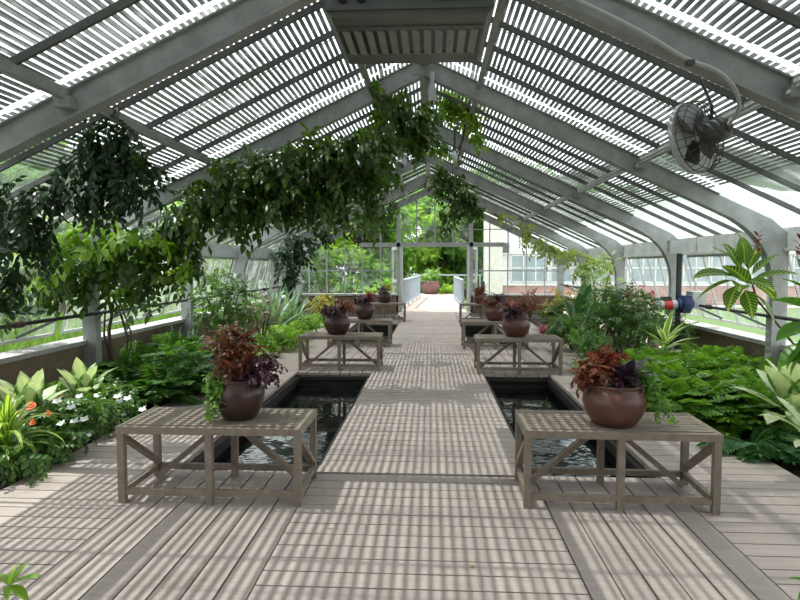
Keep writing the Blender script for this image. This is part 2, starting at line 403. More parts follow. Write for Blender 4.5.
for x0, x1, nm in ((XL, DX[0], 'left'), (DX[1], XR, 'right')):
    mb = MB(); nx, ny = 8, 60; V = []; xs = np.linspace(x0, x1, nx); ys = np.linspace(DY[0], DY[1], ny)
    for y in ys:
        for i, x in enumerate(xs): V.append((x, y, -.06+(.05*math.sin(PI*i/(nx-1)))+rng.normal(0, .015)))
    mb.add(V, [(j*nx+i, j*nx+i+1, (j+1)*nx+i+1, (j+1)*nx+i) for j in range(ny-1) for i in range(nx-1)])
    mb.build(f'floor_bed_{nm}', M['soil'], kind='structure')

# ------------------------------------------------------------------ side walls, columns, rafters
for sx, X, nm in ((-1, XL, 'left'), (1, XR, 'right')):
    mb = MB(); i0 = X; o0 = X+sx*.22
    mb.bbox((i0, BACK, .16), (o0, GY, .52)); mb.bbox((i0+sx*.03, BACK, -.45), (o0-sx*.03, GY, -.12))
    for y in np.arange(BACK, GY, BAY/2): mb.bbox((i0+sx*.04, y-.11, -.12), (o0-sx*.04, y+.11, .16))
    w = mb.build(f'wall_{nm}', M['brick'], kind='structure')
    mb = MB(); mb.bbox((i0-sx*.05, BACK, .52), (o0+sx*.06, GY, .575)); mb.build('window_sill', M['sill'], w)
    mb = MB(); mb.bbox((X-sx*.03, BACK, 1.75), (X+sx*.06, GY, 2.0)); mb.bbox((X-sx*.07, BACK, 1.72), (X+sx*.08, GY, 1.755)); mb.build(f'trim_eave_{nm}', M['steel'], kind='structure')
    for x in (.66, 2.62):
        mb = MB(); z = lowz(XC+x)+.17; mb.bar((XC+sx*x, BACK, z), (XC+sx*x, GY, z), .022, .085); mb.bar((XC+sx*x, BACK, z-.04), (XC+sx*x, GY, z-.04), .06, .01)
        mb.build('trim_purlin', M['steel'], kind='structure')
mb = MB(); mb.bbox((XC-.06, BACK, 4.0), (XC+.06, GY, 4.13)); mb.build('trim_ridge', M['steel'], kind='structure')
for i, y in enumerate(TR):
    mb = MB()
    for sx in (-1, 1):
        X = XC+sx*HW; A = [(X-sx*.18, -.45), (X-sx*.18, 1.25)]; B = [(X, -.45), (X, 1.25)]
        p0 = np.array((X-sx*.18, 1.25)); p1 = np.array((X-sx*.18, lowz(X-sx*.18)+.03)); p2 = np.array((X-sx*.85, lowz(X-sx*.85)))
        for t in np.linspace(.12, 1, 8):
            q = (1-t)**2*p0+2*t*(1-t)*p1+t*t*p2; A.append(tuple(q))
            if t < .5: B.append((X, 1.25+.75*t/.5*.9))
            else: xx = X-sx*.85*(t-.5)/.5; B.append((xx, lowz(xx)+.20))
        A.append((XC, 3.88)); B.append((XC, 4.08))
        mb.strip(A, B, y-.03, y+.03)
        A2 = [A[0]]; nA = []
        for j, q in enumerate(A):
            a = np.array(A[max(0, j-1)]); b = np.array(A[min(len(A)-1, j+1)]); d = nrm(b-a); nn = np.array((-d[1], d[0]))*(1 if sx < 0 else -1)
            nA.append(tuple(np.array(q)-nn*.014*(1)))
        mb.strip(A, nA, y-.065, y+.065)
        up = [(x, z+.012) for x, z in B[9:]]; mb.strip(B[9:], up, y-.065, y+.065)
    mb.box((XC, y, 3.97), (.34, .075, .17))
    # small angle cleats where the purlins meet
    for sx in (-1, 1): mb.box((XC+sx*2.62, y-.08, lowz(XC+2.62)+.1), (.12, .1, .08))
    mb.build('trim_truss', M['steel'], kind='structure')

# ------------------------------------------------------------------ roof: glass, bars, slatted shades
for sx, nm in ((-1, 'left'), (1, 'right')):
    mb = MB(); e = XC+sx*(HW+.12)
    mb.strip([(XC, GZ), (e, roofz(e))], [(XC, GZ+.006), (e, roofz(e)+.006)], BACK, GY+.05)
    cl = mb.build(f'ceiling_{nm}', M['glass'], kind='structure')
    bars = MB()
    for j in range(len(TR)-1):
        y0 = TR[j]
        for q in range(1, 5):
            y = y0+BAY*q/5; bars.bar((XC, y, GZ-.035), (e, y, roofz(e)-.035), .026, .05)
        sl = MB(); ya = y0+.045; yb = y0+BAY-.035-rng.uniform(0, .03)
        x = .07; xe = 3.62+rng.uniform(-.12, .06); dx = .052; i = 0
        while x < xe:
            xx = XC+sx*x; j1 = rng.normal(0, .004); z = roofz(xx)+.055+rng.normal(0, .003)
            sl.bar((xx, ya+j1, z), (xx, yb+j1, z), .0375, .005, (sx*SL+rng.normal(0, .06), 0, 1)); x += dx; i += 1
        # cords that hold the slats together
        for q in range(3):
            y = ya+(yb-ya)*(q+.5)/3; sl.bar((XC+sx*.36, y, roofz(XC+.36)+.05), (XC+sx*xe, y, roofz(XC+xe)+.05), .012, .006)
        sl.build('slatted_shade', M['slat'], cl)
    bars.build('glazing_bars', M['bar'], cl)

# ------------------------------------------------------------------ side windows (sashes hinged at the top, pushed outwards)
wn = 0
for sx, X in ((-1, XL), (1, XR)):
    for j in range(1, len(TR)-1):
        wn += 1; y0, y1 = TR[j]+.1, TR[j+1]-.1; f = MB(); top = np.array((X+sx*.05, 0, 1.72)); bot = np.array((X+sx*.36, 0, .66))
        def pt(t, y): q = top+(bot-top)*t; return (q[0], y, q[2])
        for q in range(6): y = y0+(y1-y0)*q/5; f.bar(pt(0, y), pt(1, y), .016, .03, (1, 0, .3))
        for t in (.02, 1): f.bar(pt(t, y0), pt(t, y1), .035, .035)
        w = f.build(f'window_{wn}', M['lgrey'], kind='structure')
        g = MB(); g.add([pt(0, y0), pt(0, y1), pt(1, y1), pt(1, y0)], [(0, 1, 2, 3)]); g.build('pane', M['dusty'], w)
# ------------------------------------------------------------------ end gable with doors
dx0, dx1, HD = -1.08, 1.32, 2.22
mb = MB(); mb.bbox((XL, GY, -.5), (dx0, GY+.2, .53)); mb.bbox((dx1, GY, -.5), (XR, GY+.2, .53)); wf = mb.build('wall_front', M['brick'], kind='structure')
mb = MB(); mb.bbox((XL, GY-.05, .53), (dx0, GY+.25, .59)); mb.bbox((dx1, GY-.05, .53), (XR, GY+.25, .59)); mb.build('window_sill', M['sill'], wf)
f = MB(); xs = [dx0-.6*i for i in range(1, 6)]+[dx1+.6*i for i in range(1, 6)]
for x in xs: f.bar((x, GY+.05, .59), (x, GY+.05, roofz(x)-.03), .035, .05, (0, 1, 0))
for x in (dx0, dx1): f.bar((x, GY+.05, 0), (x, GY+.05, roofz(x)-.05), .12, .1, (0, 1, 0))
for x in (dx0+.6, (dx0+dx1)/2, dx1-.6): f.bar((x, GY+.05, HD), (x, GY+.05, roofz(x)-.05), .045, .05, (0, 1, 0))
f.bar((dx0-1.3, GY+.05, HD), (dx1+1.1, GY+.05, HD), .1, .14)
for x0, x1 in ((XL+.1, dx0), (dx1, XR-.1)): f.bar((x0, GY+.05, 1.36), (x1, GY+.05, 1.36), .04, .04)
f.bar((XC-2.9, GY+.05, 2.72), (XC+2.9, GY+.05, 2.72), .03, .03)
w = f.build('window_gable', M['lgrey'], kind='structure')
g = MB(); yg = GY+.06
for a, b in ((XL, dx0), (dx1, XR)): g.add([(a, yg, .59), (b, yg, .59), (b, yg, HD if abs(b-XC) < 2 else roofz(b)), (a, yg, HD if abs(a-XC) < 2 else roofz(a))], [(0, 1, 2, 3)])
x_ = dx1; g.add([(dx0, yg, HD), (dx1, yg, HD), (dx1, yg, roofz(dx1)), (XC, yg, GZ), (dx0, yg, roofz(dx0))], [(0, 1, 2, 3, 4)])
g.build('pane', M['glass'], w)
for x, sx, nm in ((dx0, -1, 1), (dx1, 1, 2)):
    f = MB(); a = R(68); hx = x-sx*.06; hy = GY+.14; L_ = 1.0
    def dp(t, z): return (hx-sx*.05+sx*L_*t*math.cos(a), hy+L_*t*math.sin(a)*(1), z)
    for t in (.03, .97): f.bar(dp(t, .02), dp(t, HD-.05), .07, .04, (math.cos(a), math.sin(a), 0))
    for z, h in ((.09, .16), (1.0, .1), (HD-.1, .1)): f.bar(dp(0, z), dp(1, z), .04, h)
    d = f.build(f'door_{nm}', M['lgrey'], kind='structure')
    g = MB(); g.add([dp(.05, .15), dp(.95, .15), dp(.95, HD-.12), dp(.05, HD-.12)], [(0, 1, 2, 3)]); g.build('pane', M['glass'], d)
    g = MB(); p = dp(.9, 1.02); g.tube([p, (p[0]-sx*.06, p[1], p[2]), (p[0]-sx*.06, p[1]-.1, p[2])], .012); g.build('door_handle', M['black'], d)
mb = MB(); mb.bbox((XL-.2, BACK-.2, -.5), (XR+.2, BACK, 4.2)); mb.build('wall_back', M['plaster'], kind='structure')

# ------------------------------------------------------------------ outside ground
mb = MB(); mb.bbox((-120, -60, -.6), (XL-.25, 120, -.42)); mb.bbox((XR+.25, -60, -.6), (120, 120, -.42)); mb.bbox((XL-.25, GY+.3, -.6), (XR+.25, 120, -.42))
mb.build('ground_lawn', M['lawn'], kind='structure')
mb = MB(); mb.bbox((XR+.3, -20, -.42), (XR+2.6, 25.5, -.40)); mb.bbox((3.0, 28.3, -.42), (40, 29.9, -.395)); mb.build('ground_paving', M['pave'], kind='structure')
gr = MB(); n = 9000; P = np.stack((rng.uniform(-9.5, XL-.95, n), rng.uniform(3.5, 20, n), np.full(n, -.42)), 1); D = rng.normal(0, .25, (n, 3)); D[:, 2] = 1
gr.leaves(KITE, P, D, rng.normal(0, 1, (n, 3)), rng.uniform(.5, .95, n), .12)
o = gr.build('grass', L['grass']); o['kind'] = 'stuff'; tag(o, 'tall bright green grass growing outside the left windows', 'grass')

# neighbouring white building
BY, BX0, BX1 = 31.0, 3.2, 24.0
b = thing('building', 'white building with a long band of windows and pinkish brick base beyond the right glazing', 'building', (12, BY, -.42))
m_ = MB(); m_.bbox((BX0, BY, -.42), (BX1, BY+.3, .55)); m_.build('brick_base', M['brickp'], b)
m_ = MB(); m_.bbox((BX0, BY+.06, .55), (BX1, BY+6, 5.2)); m_.bbox((BX0-.1, BY-.04, 2.1), (BX1, BY+.1, 2.3)); m_.bbox((BX0-.05, BY-.06, .5), (BX1, BY+.1, .6)); m_.build('wall', M['white'], b)
m_ = MB(); m_.bbox((BX0-.35, BY-.1, -.42), (BX0+.45, BY+1, 4.6)); m_.build('corner_pier', M['cream'], b)
m_ = MB(); m_.strip([(BX0-.4, 5.2), (13.5, 7.5), (BX1+.4, 5.2)], [(BX0-.4, 5.3), (13.5, 7.6), (BX1+.4, 5.3)], BY-.4, BY+6.4); m_.build('roof', M['lgrey'], b)
x = BX0+.9
while x < BX1-2:
    m_ = MB()
    for i in range(4): m_.bbox((x+i*.62-.03, BY-.02, .66), (x+i*.62+.03, BY+.05, 2.05))
    for z in (.68, 1.4, 2.03): m_.bbox((x, BY-.02, z-.03), (x+1.86, BY+.05, z+.03))
    wd = m_.build('window', M['white'], b)
    m_ = MB(); m_.bbox((x, BY+.02, .66), (x+1.86, BY+.055, 2.05)); m_.build('pane', M['winglass'], wd); x += 2.0

# ------------------------------------------------------------------ railing, planter at path end
for x, nm in ((-.98, 'left'), (1.13, 'right')):
    t = thing('railing', f'blue-grey metal railing along the {nm} edge of the path outside the doors', 'railing', (x, 21.3, 0))
    y0, y1 = 21.25, (29 if nm == 'left' else 27.5); X_ = (lambda y: x+(.055*(y-y0) if nm == 'left' else -.01*(y-y0)))
    m_ = MB(); m_.bar((x, y0, 1.02), (X_(y1), y1, 1.02), .07, .05); m_.bar((x, y0, .12), (X_(y1), y1, .12), .04, .04); m_.build('rail', M['rail'], t)
    for y in np.linspace(y0, y1, 5): m_ = MB(); m_.bbox((X_(y)-.035, y-.035, 0), (X_(y)+.035, y+.035, 1.0)); m_.build('post', M['rail'], t)
    m_ = MB()
    for y in np.arange(y0+.11, y1, .11): m_.bbox((X_(y)-.01, y-.012, .12), (X_(y)+.01, y+.012, 1.0))
    m_.build('balusters', M['rail'], t)
t = thing('railing', 'low railing crossing behind the round planter at the end of the path', 'railing', (.2, 33.2, 0))
m_ = MB(); m_.bar((-.9, 33.3, 1.0), (2.8, 33.3, 1.0), .07, .08); m_.build('rail', M['rail'], t)
for x in (-.9, .3, 1.5, 2.7): m_ = MB(); m_.bbox((x-.04, 33.26, -.42), (x+.04, 33.34, .97)); m_.build('post', M['rail'], t)

# ------------------------------------------------------------------ trees beyond the glass
def make_tree(h, cr, n, lm, ln=.34, label='', group=None):
    t = thing('tree', label, 'tree', (0, 0, 0), group)
    m_ = MB(); m_.tube([(0, 0, 0), (.1, .05, h*.35), (-.05, .1, h*.7)], [h*.025, h*.02, h*.01]); 
    for i in range(5):
        a = i*1.3; m_.tube([(0, 0, h*(.25+.07*i)), (math.cos(a)*cr*.5, math.sin(a)*cr*.5, h*(.45+.08*i))], [h*.01, h*.004])
    m_.build('trunk', M['bark'], t)
    f = MB()
    for i in range(26):
        d = rand_dirs(1)[0]; rr = rng.uniform(.45, 1); c = np.array((d[0]*cr*rr, d[1]*cr*rr, h*.52+d[2]*h*.42*rr)); s = cr*rng.uniform(.28, .45)
        clump(f, c, (s, s, s*.75), n*3//26, ln*1.7, TUFT, .15, .2)
    f.build('foliage', lm, t); return t
GT = 'trees beyond the end gable'
protoA = make_tree(9, 3.2, 900, L['tree'], .30, 'bright green leafy tree in the grove beyond the end gable', GT)
protoB = make_tree(8, 2.8, 900, L['treel'], .28, 'yellow-green leafy tree in the grove beyond the end gable', GT+', yellow-green')
protoC = make_tree(8.5, 3.0, 900, L['treed'], .28, 'dark green leafy tree in the grove beyond the end gable', GT+', dark')
def place(proto, first, x, y, s, rz, label=None, group=None):
    o = proto if first else copy_tree(proto)
    o.location = (x, y, -.42); o.scale = (s, s, s); o.rotation_euler = (0, 0, rz)
    if label: o['label'] = label
    if group: o['group'] = group
    return o
for i, (x, y, s) in enumerate([(-3.2, 38, .85), (2.6, 41, .95), (-9, 40, 1.0), (.2, 52, 1.25), (7, 50, 1.25), (-14, 47, 1.2)]): place(protoA, i == 0, x, y, s, i*1.1)
for i, (x, y, s) in enumerate([(.3, 39, .72), (-6.2, 36, .7), (4.6, 46, 1.0), (-4.5, 47, 1.2)]): place(protoB, i == 0, x, y, s, i*1.7)
for i, (x, y, s) in enumerate([(-6, 44, 1.15), (1.6, 39.5, .75), (-12, 38, 1.0), (-8.3, 31, .75)]): place(protoC, i == 0, x, y, s, i*2.1)
GL = 'trees outside the left windows'
for i, (x, y, s, p) in enumerate([(-15, 10, .8, protoC), (-17, 16, .95, protoA), (-14, 22, .85, protoC), (-18, 27, 1.0, protoA), (-12, 29, .75, protoB), (-21, 7, 1.0, protoC), (-19, 20, 1.0, protoC)]):
    place(p, False, x, y, s, i*1.3, 'hazy green tree standing outside beyond the left side windows', GL)
# low shrubs round the end of the path
def inside(loc, reach):       # keep plants of the beds clear of the walls
    l = np.array(loc, float)
    if l[1] < GY: l[0] = min(max(l[0], XL+reach), XR-reach)
    return l
def make_shrub(label, loc, r, h, lm, n=130, ln=.3, group=None, tpl=SPRAY, cat='shrub', name='shrub', down=.1, stems=5):
    loc = inside(loc, r+ln*.3); t = thing(name, label, cat, loc, group); m_ = MB(); l = np.array(loc)
    for i in range(stems):
        a = i*2*PI/stems+.3; q = l+np.array((math.cos(a)*r*.5, math.sin(a)*r*.5, h*.7)); m_.tube([l+(q-l)*(0, 0, 0), l+(q-l)*np.array((.4, .4, .5)), q], [.018*h+.004, .012*h+.003, .004])
    m_.build('stem', M['stem'], t); f = MB()
    for i in range(6):
        a = i*2*PI/6+rng.uniform(0, 1); rr = r*.5
        clump(f, l+np.array((math.cos(a)*rr, math.sin(a)*rr, h*rng.uniform(.38, .72))), (r*.55, r*.55, h*.3), n//7, ln, tpl, down, .3)
    clump(f, l+np.array((0, 0, h*.72)), (r*.5, r*.5, h*.28), n//7, ln, tpl, down, .3)
    f.build('foliage', lm, t); return t
t = thing('planter', 'large round clay planter with green plant at the far end of the path', 'planter', (-.02, 32.2, 0))
m_ = MB(); m_.lathe([(.30, 0), (.44, .2), (.5, .42), (.46, .62), (.47, .7), (.42, .7), (.38, .6)], (-.02, 32.2, 0)); m_.build('bowl', M['potp'], t, smooth=True)
f = MB(); clump(f, (-.02, 32.2, 1.0), (.5, .5, .35), 70, .42, SPRAY, .1); f.build('foliage', L['fern'], t)
make_shrub('low lime green shrub right of the round planter at the path end', (.85, 32.6, -.2), .45, .8, L['lime'], 80, .3)
for i, (x, y, h) in enumerate([(-2.2, 30, 1.4), (-3.8, 28, 1.7), (-2.3, 25, 1.1), (2.0, 34.5, 1.5)]):
    make_shrub('green shrub growing outside beside the path railings', (x, y, -.42), .9, h, L['treed'] if i % 2 else L['tree'], 110, .34, 'shrubs beside the outside path')

for i, (x, y, rr, h) in enumerate([(-3.4, 41, 2.2, 3.2), (-7.5, 41, 2.4, 3.4), (-11.5, 42, 2.6, 3.6), (-16, 41, 2.6, 3.4), (.6, 43, 2.2, 3.0), (3.2, 43.5, 2.0, 3.0), (-20.5, 40, 2.6, 3.6)]):
    make_shrub('tall leafy undergrowth below the trees beyond the end gable', (x, y, -.42), rr, h, L['treed'] if i % 2 else L['tree'], 420, .7, 'undergrowth beyond the end gable')
for i in range(11): place((protoA, protoC, protoB)[i % 3], False, -32+5.2*i, 60+(i*7) % 5, 1.35, i*.9)
# ------------------------------------------------------------------ benches
def make_bench():
    t = thing('wooden_bench', '', 'bench', (0, 0, 0)); Wb, Db, H = 1.21, .56, .51; hx, hy = Wb/2, Db/2
    m_ = MB()
    for y in (-hy+.02, hy-.02): m_.bbox((-hx, y-.02, H-.05), (hx, y+.02, H-.004))
    for x in (-hx+.02, hx-.02): m_.bbox((x-.02, -hy+.041, H-.05), (x+.02, hy-.041, H-.004))
    m_.bbox((-.02, -hy+.041, H-.05), (.02, hy-.041, H-.026))
    m_.build('top_frame', M['bench'], t)
    for i in range(8):
        y = -hy+.075+i*(Db-.15)/7; m_ = MB(); m_.bbox((-hx+.041, y-.024, H-.025), (hx-.041, y+.024, H)); m_.build('top_slat', M['bench'], t)
    for x in (-hx+.026, 0, hx-.026):
        for y in (-hy+.028, hy-.028): m_ = MB(); m_.bbox((x-.022, y-.022, 0), (x+.022, y+.022, H-.051)); m_.build('leg', M['bench'], t)
    for y in (-hy+.028, hy-.028): m_ = MB(); m_.bbox((-hx+.051, y-.016, .055), (hx-.051, y+.016, .095)); m_.build('stretcher', M['bench'], t)
    for x in (-hx+.028, hx-.028): m_ = MB(); m_.bbox((x-.016, -hy+.051, .055), (x+.016, hy-.051, .095)); m_.build('stretcher', M['bench'], t)
    for s in (-1, 1):
        m_ = MB(); m_.bar((s*(hx-.09), .12, .04), (s*.05, .12, H-.08), .035, .05, (0, 1, 0)); m_.build('brace', M['bench'], t)
        m_ = MB(); m_.bar((s*(hx-.028), -hy+.06, H-.09), (s*(hx-.028), hy-.06, .13), .03, .05, (1, 0, 0)); m_.build('brace', M['bench'], t)
    return t
bp_ = make_bench(); BL = [(-1.43, 4.0, 0), (1.205, 4.03, -1.8), (-1.345, 8.96, 0), (1.255, 8.77, 0), (-1.36, 11.48, 0), (1.19, 11.32, 0), (-1.3, 16.5, 0), (1.38, 16.3, 0)]
NM = ['nearest bench on the left side', 'nearest bench on the right side', 'second bench on the left, between the two left pools', 'second bench on the right, between the two right pools',
      'third bench from the front on the left of the walkway', 'third bench from the front on the right of the walkway', 'farthest bench left of the walkway near the doors', 'farthest bench right of the walkway near the doors']
for i, (x, y, a) in enumerate(BL):
    o = bp_ if i == 0 else copy_tree(bp_); o.location = (x, y, 0); o.rotation_euler = (0, 0, R(a))
    o['label'] = f'weathered slatted wooden bench, {NM[i]}'; o['group'] = 'slatted wooden benches along the walkway'

# ------------------------------------------------------------------ pots with plants
def pot(label, x, y, r, h, mat, kind, z=.51):
    t = thing('potted_plant', label, 'potted plant', (x, y, z), 'terracotta pots on the benches'); c = np.array((x, y, z)); m_ = MB()
    pr = [(.58, 0), (.66, .03), (.86, .25), (.985, .5), (1.0, .62), (.95, .76), (.84, .87), (.80, .91), (.86, .955), (.88, .985), (.85, 1.0), (.78, .97), (.74, .88)]
    m_.lathe([(a*r, b_*h) for a, b_ in pr], c, 36); m_.build('pot', mat, t, smooth=True)
    m_ = MB(); m_.lathe([(.0, .86*h), (.76*r, .87*h), (.74*r, .9*h), (.0, .93*h)], c, 24); m_.build('soil', M['soil'], t)
    top = c+np.array((0, 0, h)); return t, c, top
def foliage(t, name, lm, spec):
    f = MB()
    for (c, r, n, ln, tpl, dn) in spec: clump(f, c, r, n, ln, tpl, dn, .2)
    return f.build(name, lm, t)
def trail(t, pts, lm, name='trailing_foliage', ln=.05, n=26):
    f = MB()
    for p0, p1 in pts:
        p0, p1 = np.array(p0), np.array(p1); s = np.linspace(0, 1, n)[:, None]; P = p0*(1-s)+p1*s; P[:, 2] = p0[2]+(p1[2]-p0[2])*s[:, 0]**1.6
        P += rng.normal(0, .008, P.shape); f.leaves(OVATE, P, rand_dirs(n), np.tile((0, 0, 1.), (n, 1)), ln*rng.uniform(.7, 1.2, n)); f.tube(P, .003, 4)
    return f.build(name, lm, t)
A_ = np.array
t, c, T_ = pot('dark brown globe pot with rusty coleus and trailing green, on the nearest left bench', -1.3, 3.98, .17, .275, M['potd'], 0)
foliage(t, 'coleus_foliage', L['coleus'], [(T_+A_((-.02, .02, .15)), (.15, .14, .17), 60, .17, SPRAY, .0), (T_+A_((-.13, .02, .2)), (.09, .09, .08), 22, .14, SPRAY, .0), (T_+A_((-.05, 0, .3)), (.08, .08, .08), 22, .13, SPRAY, -.1)])
foliage(t, 'purple_foliage', L['purple'], [(T_+A_((.19, -.02, .06)), (.11, .10, .11), 50, .12, SPRAY, .1), (T_+A_((.08, -.06, .04)), (.07, .07, .06), 14, .12, SPRAY, .1)])
f = MB()
for i in range(7): f.blade(T_+A_((.0, 0, -.02)), i*.9, R(60+rng.uniform(-15, 15)), .3, .07, .7)
f.build('strap_foliage', L['coleus'], t)
foliage(t, 'trailing_foliage', L['trail'], [(T_+A_((-.14, -.05, .0)), (.09, .10, .08), 46, .09, SPRAY, .3)])
trail(t, [(T_+A_((-.15+.02*i, -.07-.015*i, -.01)), T_+A_((-.19+.025*i, -.13-.012*i, -.2-.02*(i % 3)))) for i in range(5)], L['trail'], 'trailing_stems')
t, c, T_ = pot('brown terracotta bowl with red coleus and grey-purple leaves, on the nearest right bench', 1.2, 3.95, .203, .27, M['pot'], 1)
foliage(t, 'coleus_foliage', L['redcol'], [(T_+A_((-.12, -.02, .10)), (.13, .12, .11), 44, .15, SPRAY, .15), (T_+A_((-.05, .02, .16)), (.08, .08, .07), 20, .14, SPRAY, .1)])
foliage(t, 'rust_foliage', L['coleus'], [(T_+A_((-.2, -.04, .08)), (.08, .09, .10), 22, .14, SPRAY, .2)])
f = MB()
for i in range(16): f.blade(T_+A_((.07, 0, -.02)), i*2.4, R(70-2*i+rng.uniform(-10, 10)), .25, .085, .8)
f.build('grey_purple_foliage', L['greyp'], t)
foliage(t, 'purple_foliage', L['purple'], [(T_+A_((.07, -.02, .06)), (.12, .11, .07), 20, .13, SPRAY, .1)])
trail(t, [(T_+A_((.14+.012*i, -.03-.01*i, .03)), T_+A_((.23+.016*i, -.07-.02*i, -.16-.03*(i % 3)))) for i in range(6)], L['trail'], 'trailing_stems')
foliage(t, 'trailing_foliage', L['trail'], [(T_+A_((.19, -.02, .04)), (.06, .07, .06), 22, .09, SPRAY, .3)])
PT = [('dark globe pot of burgundy leaves on the second left bench', -1.41, 8.95, .2, .28, 'purple', 'coleus'),
      ('brown bowl of dark and rusty leaves on the second right bench', 1.24, 8.8, .205, .27, 'purple', 'coleus'),
      ('brown pot of dark burgundy leaves on the third left bench', -1.27, 11.45, .19, .3, 'purple', 'red'),
      ('brown pot of rusty leaves on the third right bench', 1.2, 11.3, .2, .28, 'coleus', 'purple'),
      ('brown pot of dark leaves with an orange tuft, on the farthest left bench', -1.28, 16.5, .2, .28, 'purple', 'yellow'),
      ('pot of rusty foliage on the farthest right bench', 1.34, 16.3, .2, .28, 'coleus', 'coleus')]
for i, (lb, x, y, r, h, l1, l2) in enumerate(PT):
    t, c, T_ = pot(lb, x, y, r, h, M['potd'] if i % 2 == 0 else M['pot'], 2)
    foliage(t, 'low_foliage', L[l1], [(T_+A_((-.06, -.02, .09)), (.19, .18, .10), 56, .15, SPRAY, .12)])
    foliage(t, 'tall_foliage', L[l2], [(T_+A_((.09 if i != 5 else 0, .03, .16)), (.13, .13, .10), 30, .15, SPRAY, 0)])

# ------------------------------------------------------------------ left and right beds
def rosette(label, loc, name, cat, lm, n, ln, w, el=(35, 80), droop=(.5, 1.1), prof='lance', pet=0, fold=.25, group=None, stem=0, azr=(0, 2*PI), nseg=8):
    loc = inside(loc, ln*.55); t = thing(name, label, cat, loc, group); l = A_(loc, dtype=float); f = MB()
    if stem: m_ = MB(); m_.tube([l, l+A_((.02, 0, stem*.5)), l+A_((0, .01, stem))], [.02, .016, .013]); m_.build('stem', M['gstem'], t)
    for i in range(n):
        az = azr[0]+(azr[1]-azr[0])*((i*.618034) % 1); q = (i+.5)/n
        f.blade(l+A_((0, 0, stem*(.55+.45*q) if stem else .0)), az, R(el[0]+(el[1]-el[0])*q+rng.uniform(-6, 6)), ln*rng.uniform(.8, 1.12), w*rng.uniform(.85, 1.1), rng.uniform(*droop), prof, nseg, fold, pet)
    f.build('leaves', lm, t); return t
def fern(label, loc, lm, n=26, ln=.5, group=None, el=(20, 75)):
    loc = inside(loc, ln*.8); t = thing('fern', label, 'fern', loc, group); l = A_(loc, dtype=float); P, D, U, Ls = [], [], [], []; rc = MB()
    for i in range(n):
        az = i*2.39996+rng.uniform(-.2, .2); e0 = R(el[0]+(el[1]-el[0])*((i*.37) % 1)); p = l.copy(); L0 = ln*rng.uniform(.75, 1.1); K = 15; S = A_((-math.sin(az), math.cos(az), 0)); path = [p.copy()]
        for k_ in range(K):
            tt = k_/K; e = e0-1.25*tt; d = A_((math.cos(az)*math.cos(e), math.sin(az)*math.cos(e), math.sin(e))); p = p+d*L0/K; path.append(p.copy())
            if k_ > 1:
                pl = L0*.27*math.sin(PI*(.15+.85*(1-tt)))**.8+.01
                for s in (-1, 1): P.append(p); D.append(S*s+d*.45-A_((0, 0, .15))); U.append(np.cross(S, d)*-1+rng.normal(0, .2, 3)); Ls.append(pl)
        P.append(p); D.append(d); U.append((0, 0, 1.)); Ls.append(.05); rc.tube(path, .003, 4)
    f = MB(); f.leaves(KITE, A_(P), A_(D), np.abs(A_(U))*(1, 1, 1), A_(Ls), 1.05); f.build('fronds', lm, t); rc.build('frond_stems', M['gstem'], t); return t
def flowers(t, pts, mat, r=.028, name='flower', petals=5):
    for p in pts:
        f = MB(); a = np.arange(petals)*2*PI/petals
        D = np.stack((np.cos(a), np.sin(a)*.6-.5, .35+np.sin(a)*.3), 1); f.leaves(OVATE, np.tile(p, (petals, 1)), D, np.tile((0, -.6, 1.), (petals, 1)), r*1.3, 1.5); f.build(name, mat, t)
# left bed
def gp(px, py, Y, z=None):
    p = at(px, py, Y)
    if z is not None: p[2] = z
    return p
rosette('cream and green variegated broad-leaved plant at the left edge, in front of the brick wall', gp(28, 420, 5.15, -.02), 'dumb_cane', 'plant', L['cream'], 13, .50, .22, (35, 88), (.3, .9), stem=.18, pet=.08)
rosette('cream and green variegated broad-leaved plant behind the white flowers, before the brick wall', gp(82, 405, 6.1, -.02), 'dumb_cane', 'plant', L['cream'], 13, .48, .21, (35, 88), (.3, .9), stem=.14, pet=.08)
rosette('yellow-striped strap-leaved plant lowest at the left edge of the left bed', gp(8, 480, 4.35, -.03), 'striped_plant', 'plant', L['striped'], 40, .46, .065, (25, 85), (1.0, 2.3), stem=.28, fold=.15)
t = make_shrub('green flowering plant with orange blooms at the left edge of the left bed', gp(38, 440, 4.95, -.03), .2, .42, L['shrub'], 80, .16, name='flowering_plant', cat='plant')
for (px, py, Y, r) in ((30, 407, 4.85, .05), (48, 415, 4.8, .03), (33, 424, 4.8, .025)):
    p = at(px, py, Y); f = MB()
    for q in range(3): f.lathe([(.0, 0), (r*(1-.25*q), .006), (r*(1-.28*q), .012), (0, .02)], p+A_((0, 0, .012*q)), 12, (.1, -.5, 1))
    f.build('orange_flower', M['orange'], t, smooth=False)
for (px, py, Y, r, h, lb, fl_) in ((118, 425, 5.95, .42, .42, 'white-flowered leafy plant spilling towards the front left bench', [(98, 396), (103, 400), (120, 402), (128, 399), (95, 409), (106, 411), (110, 408), (101, 419), (97, 417), (123, 415), (143, 410), (118, 397), (80, 397)]),
                                (72, 440, 5.2, .42, .40, 'white-flowered leafy plant at the deck edge beside the orange flowers', [(75, 422), (82, 437), (88, 436), (58, 402), (62, 424), (72, 408), (85, 420), (60, 438), (68, 452)])):
    t = make_shrub(lb, gp(px, py, Y, -.03), r, h, L['shrub'], 190, .19, name='flowering_plant', cat='plant', tpl=SPRAY)
    flowers(t, [at(a, b_, Y-.30) for a, b_ in fl_], M['petal'], .036, 'white_flower')
for px, Y, rr in ((20, 4.2, .26), (48, 4.55, .26), (-15, 4.35, .25)): make_shrub('leafy green bedding plant filling the front corner of the left bed', gp(px, 470, Y, -.03), rr, .3, L['shrub'], 90, .19, 'bedding plants in the front left corner', cat='plant', name='bedding_plant')
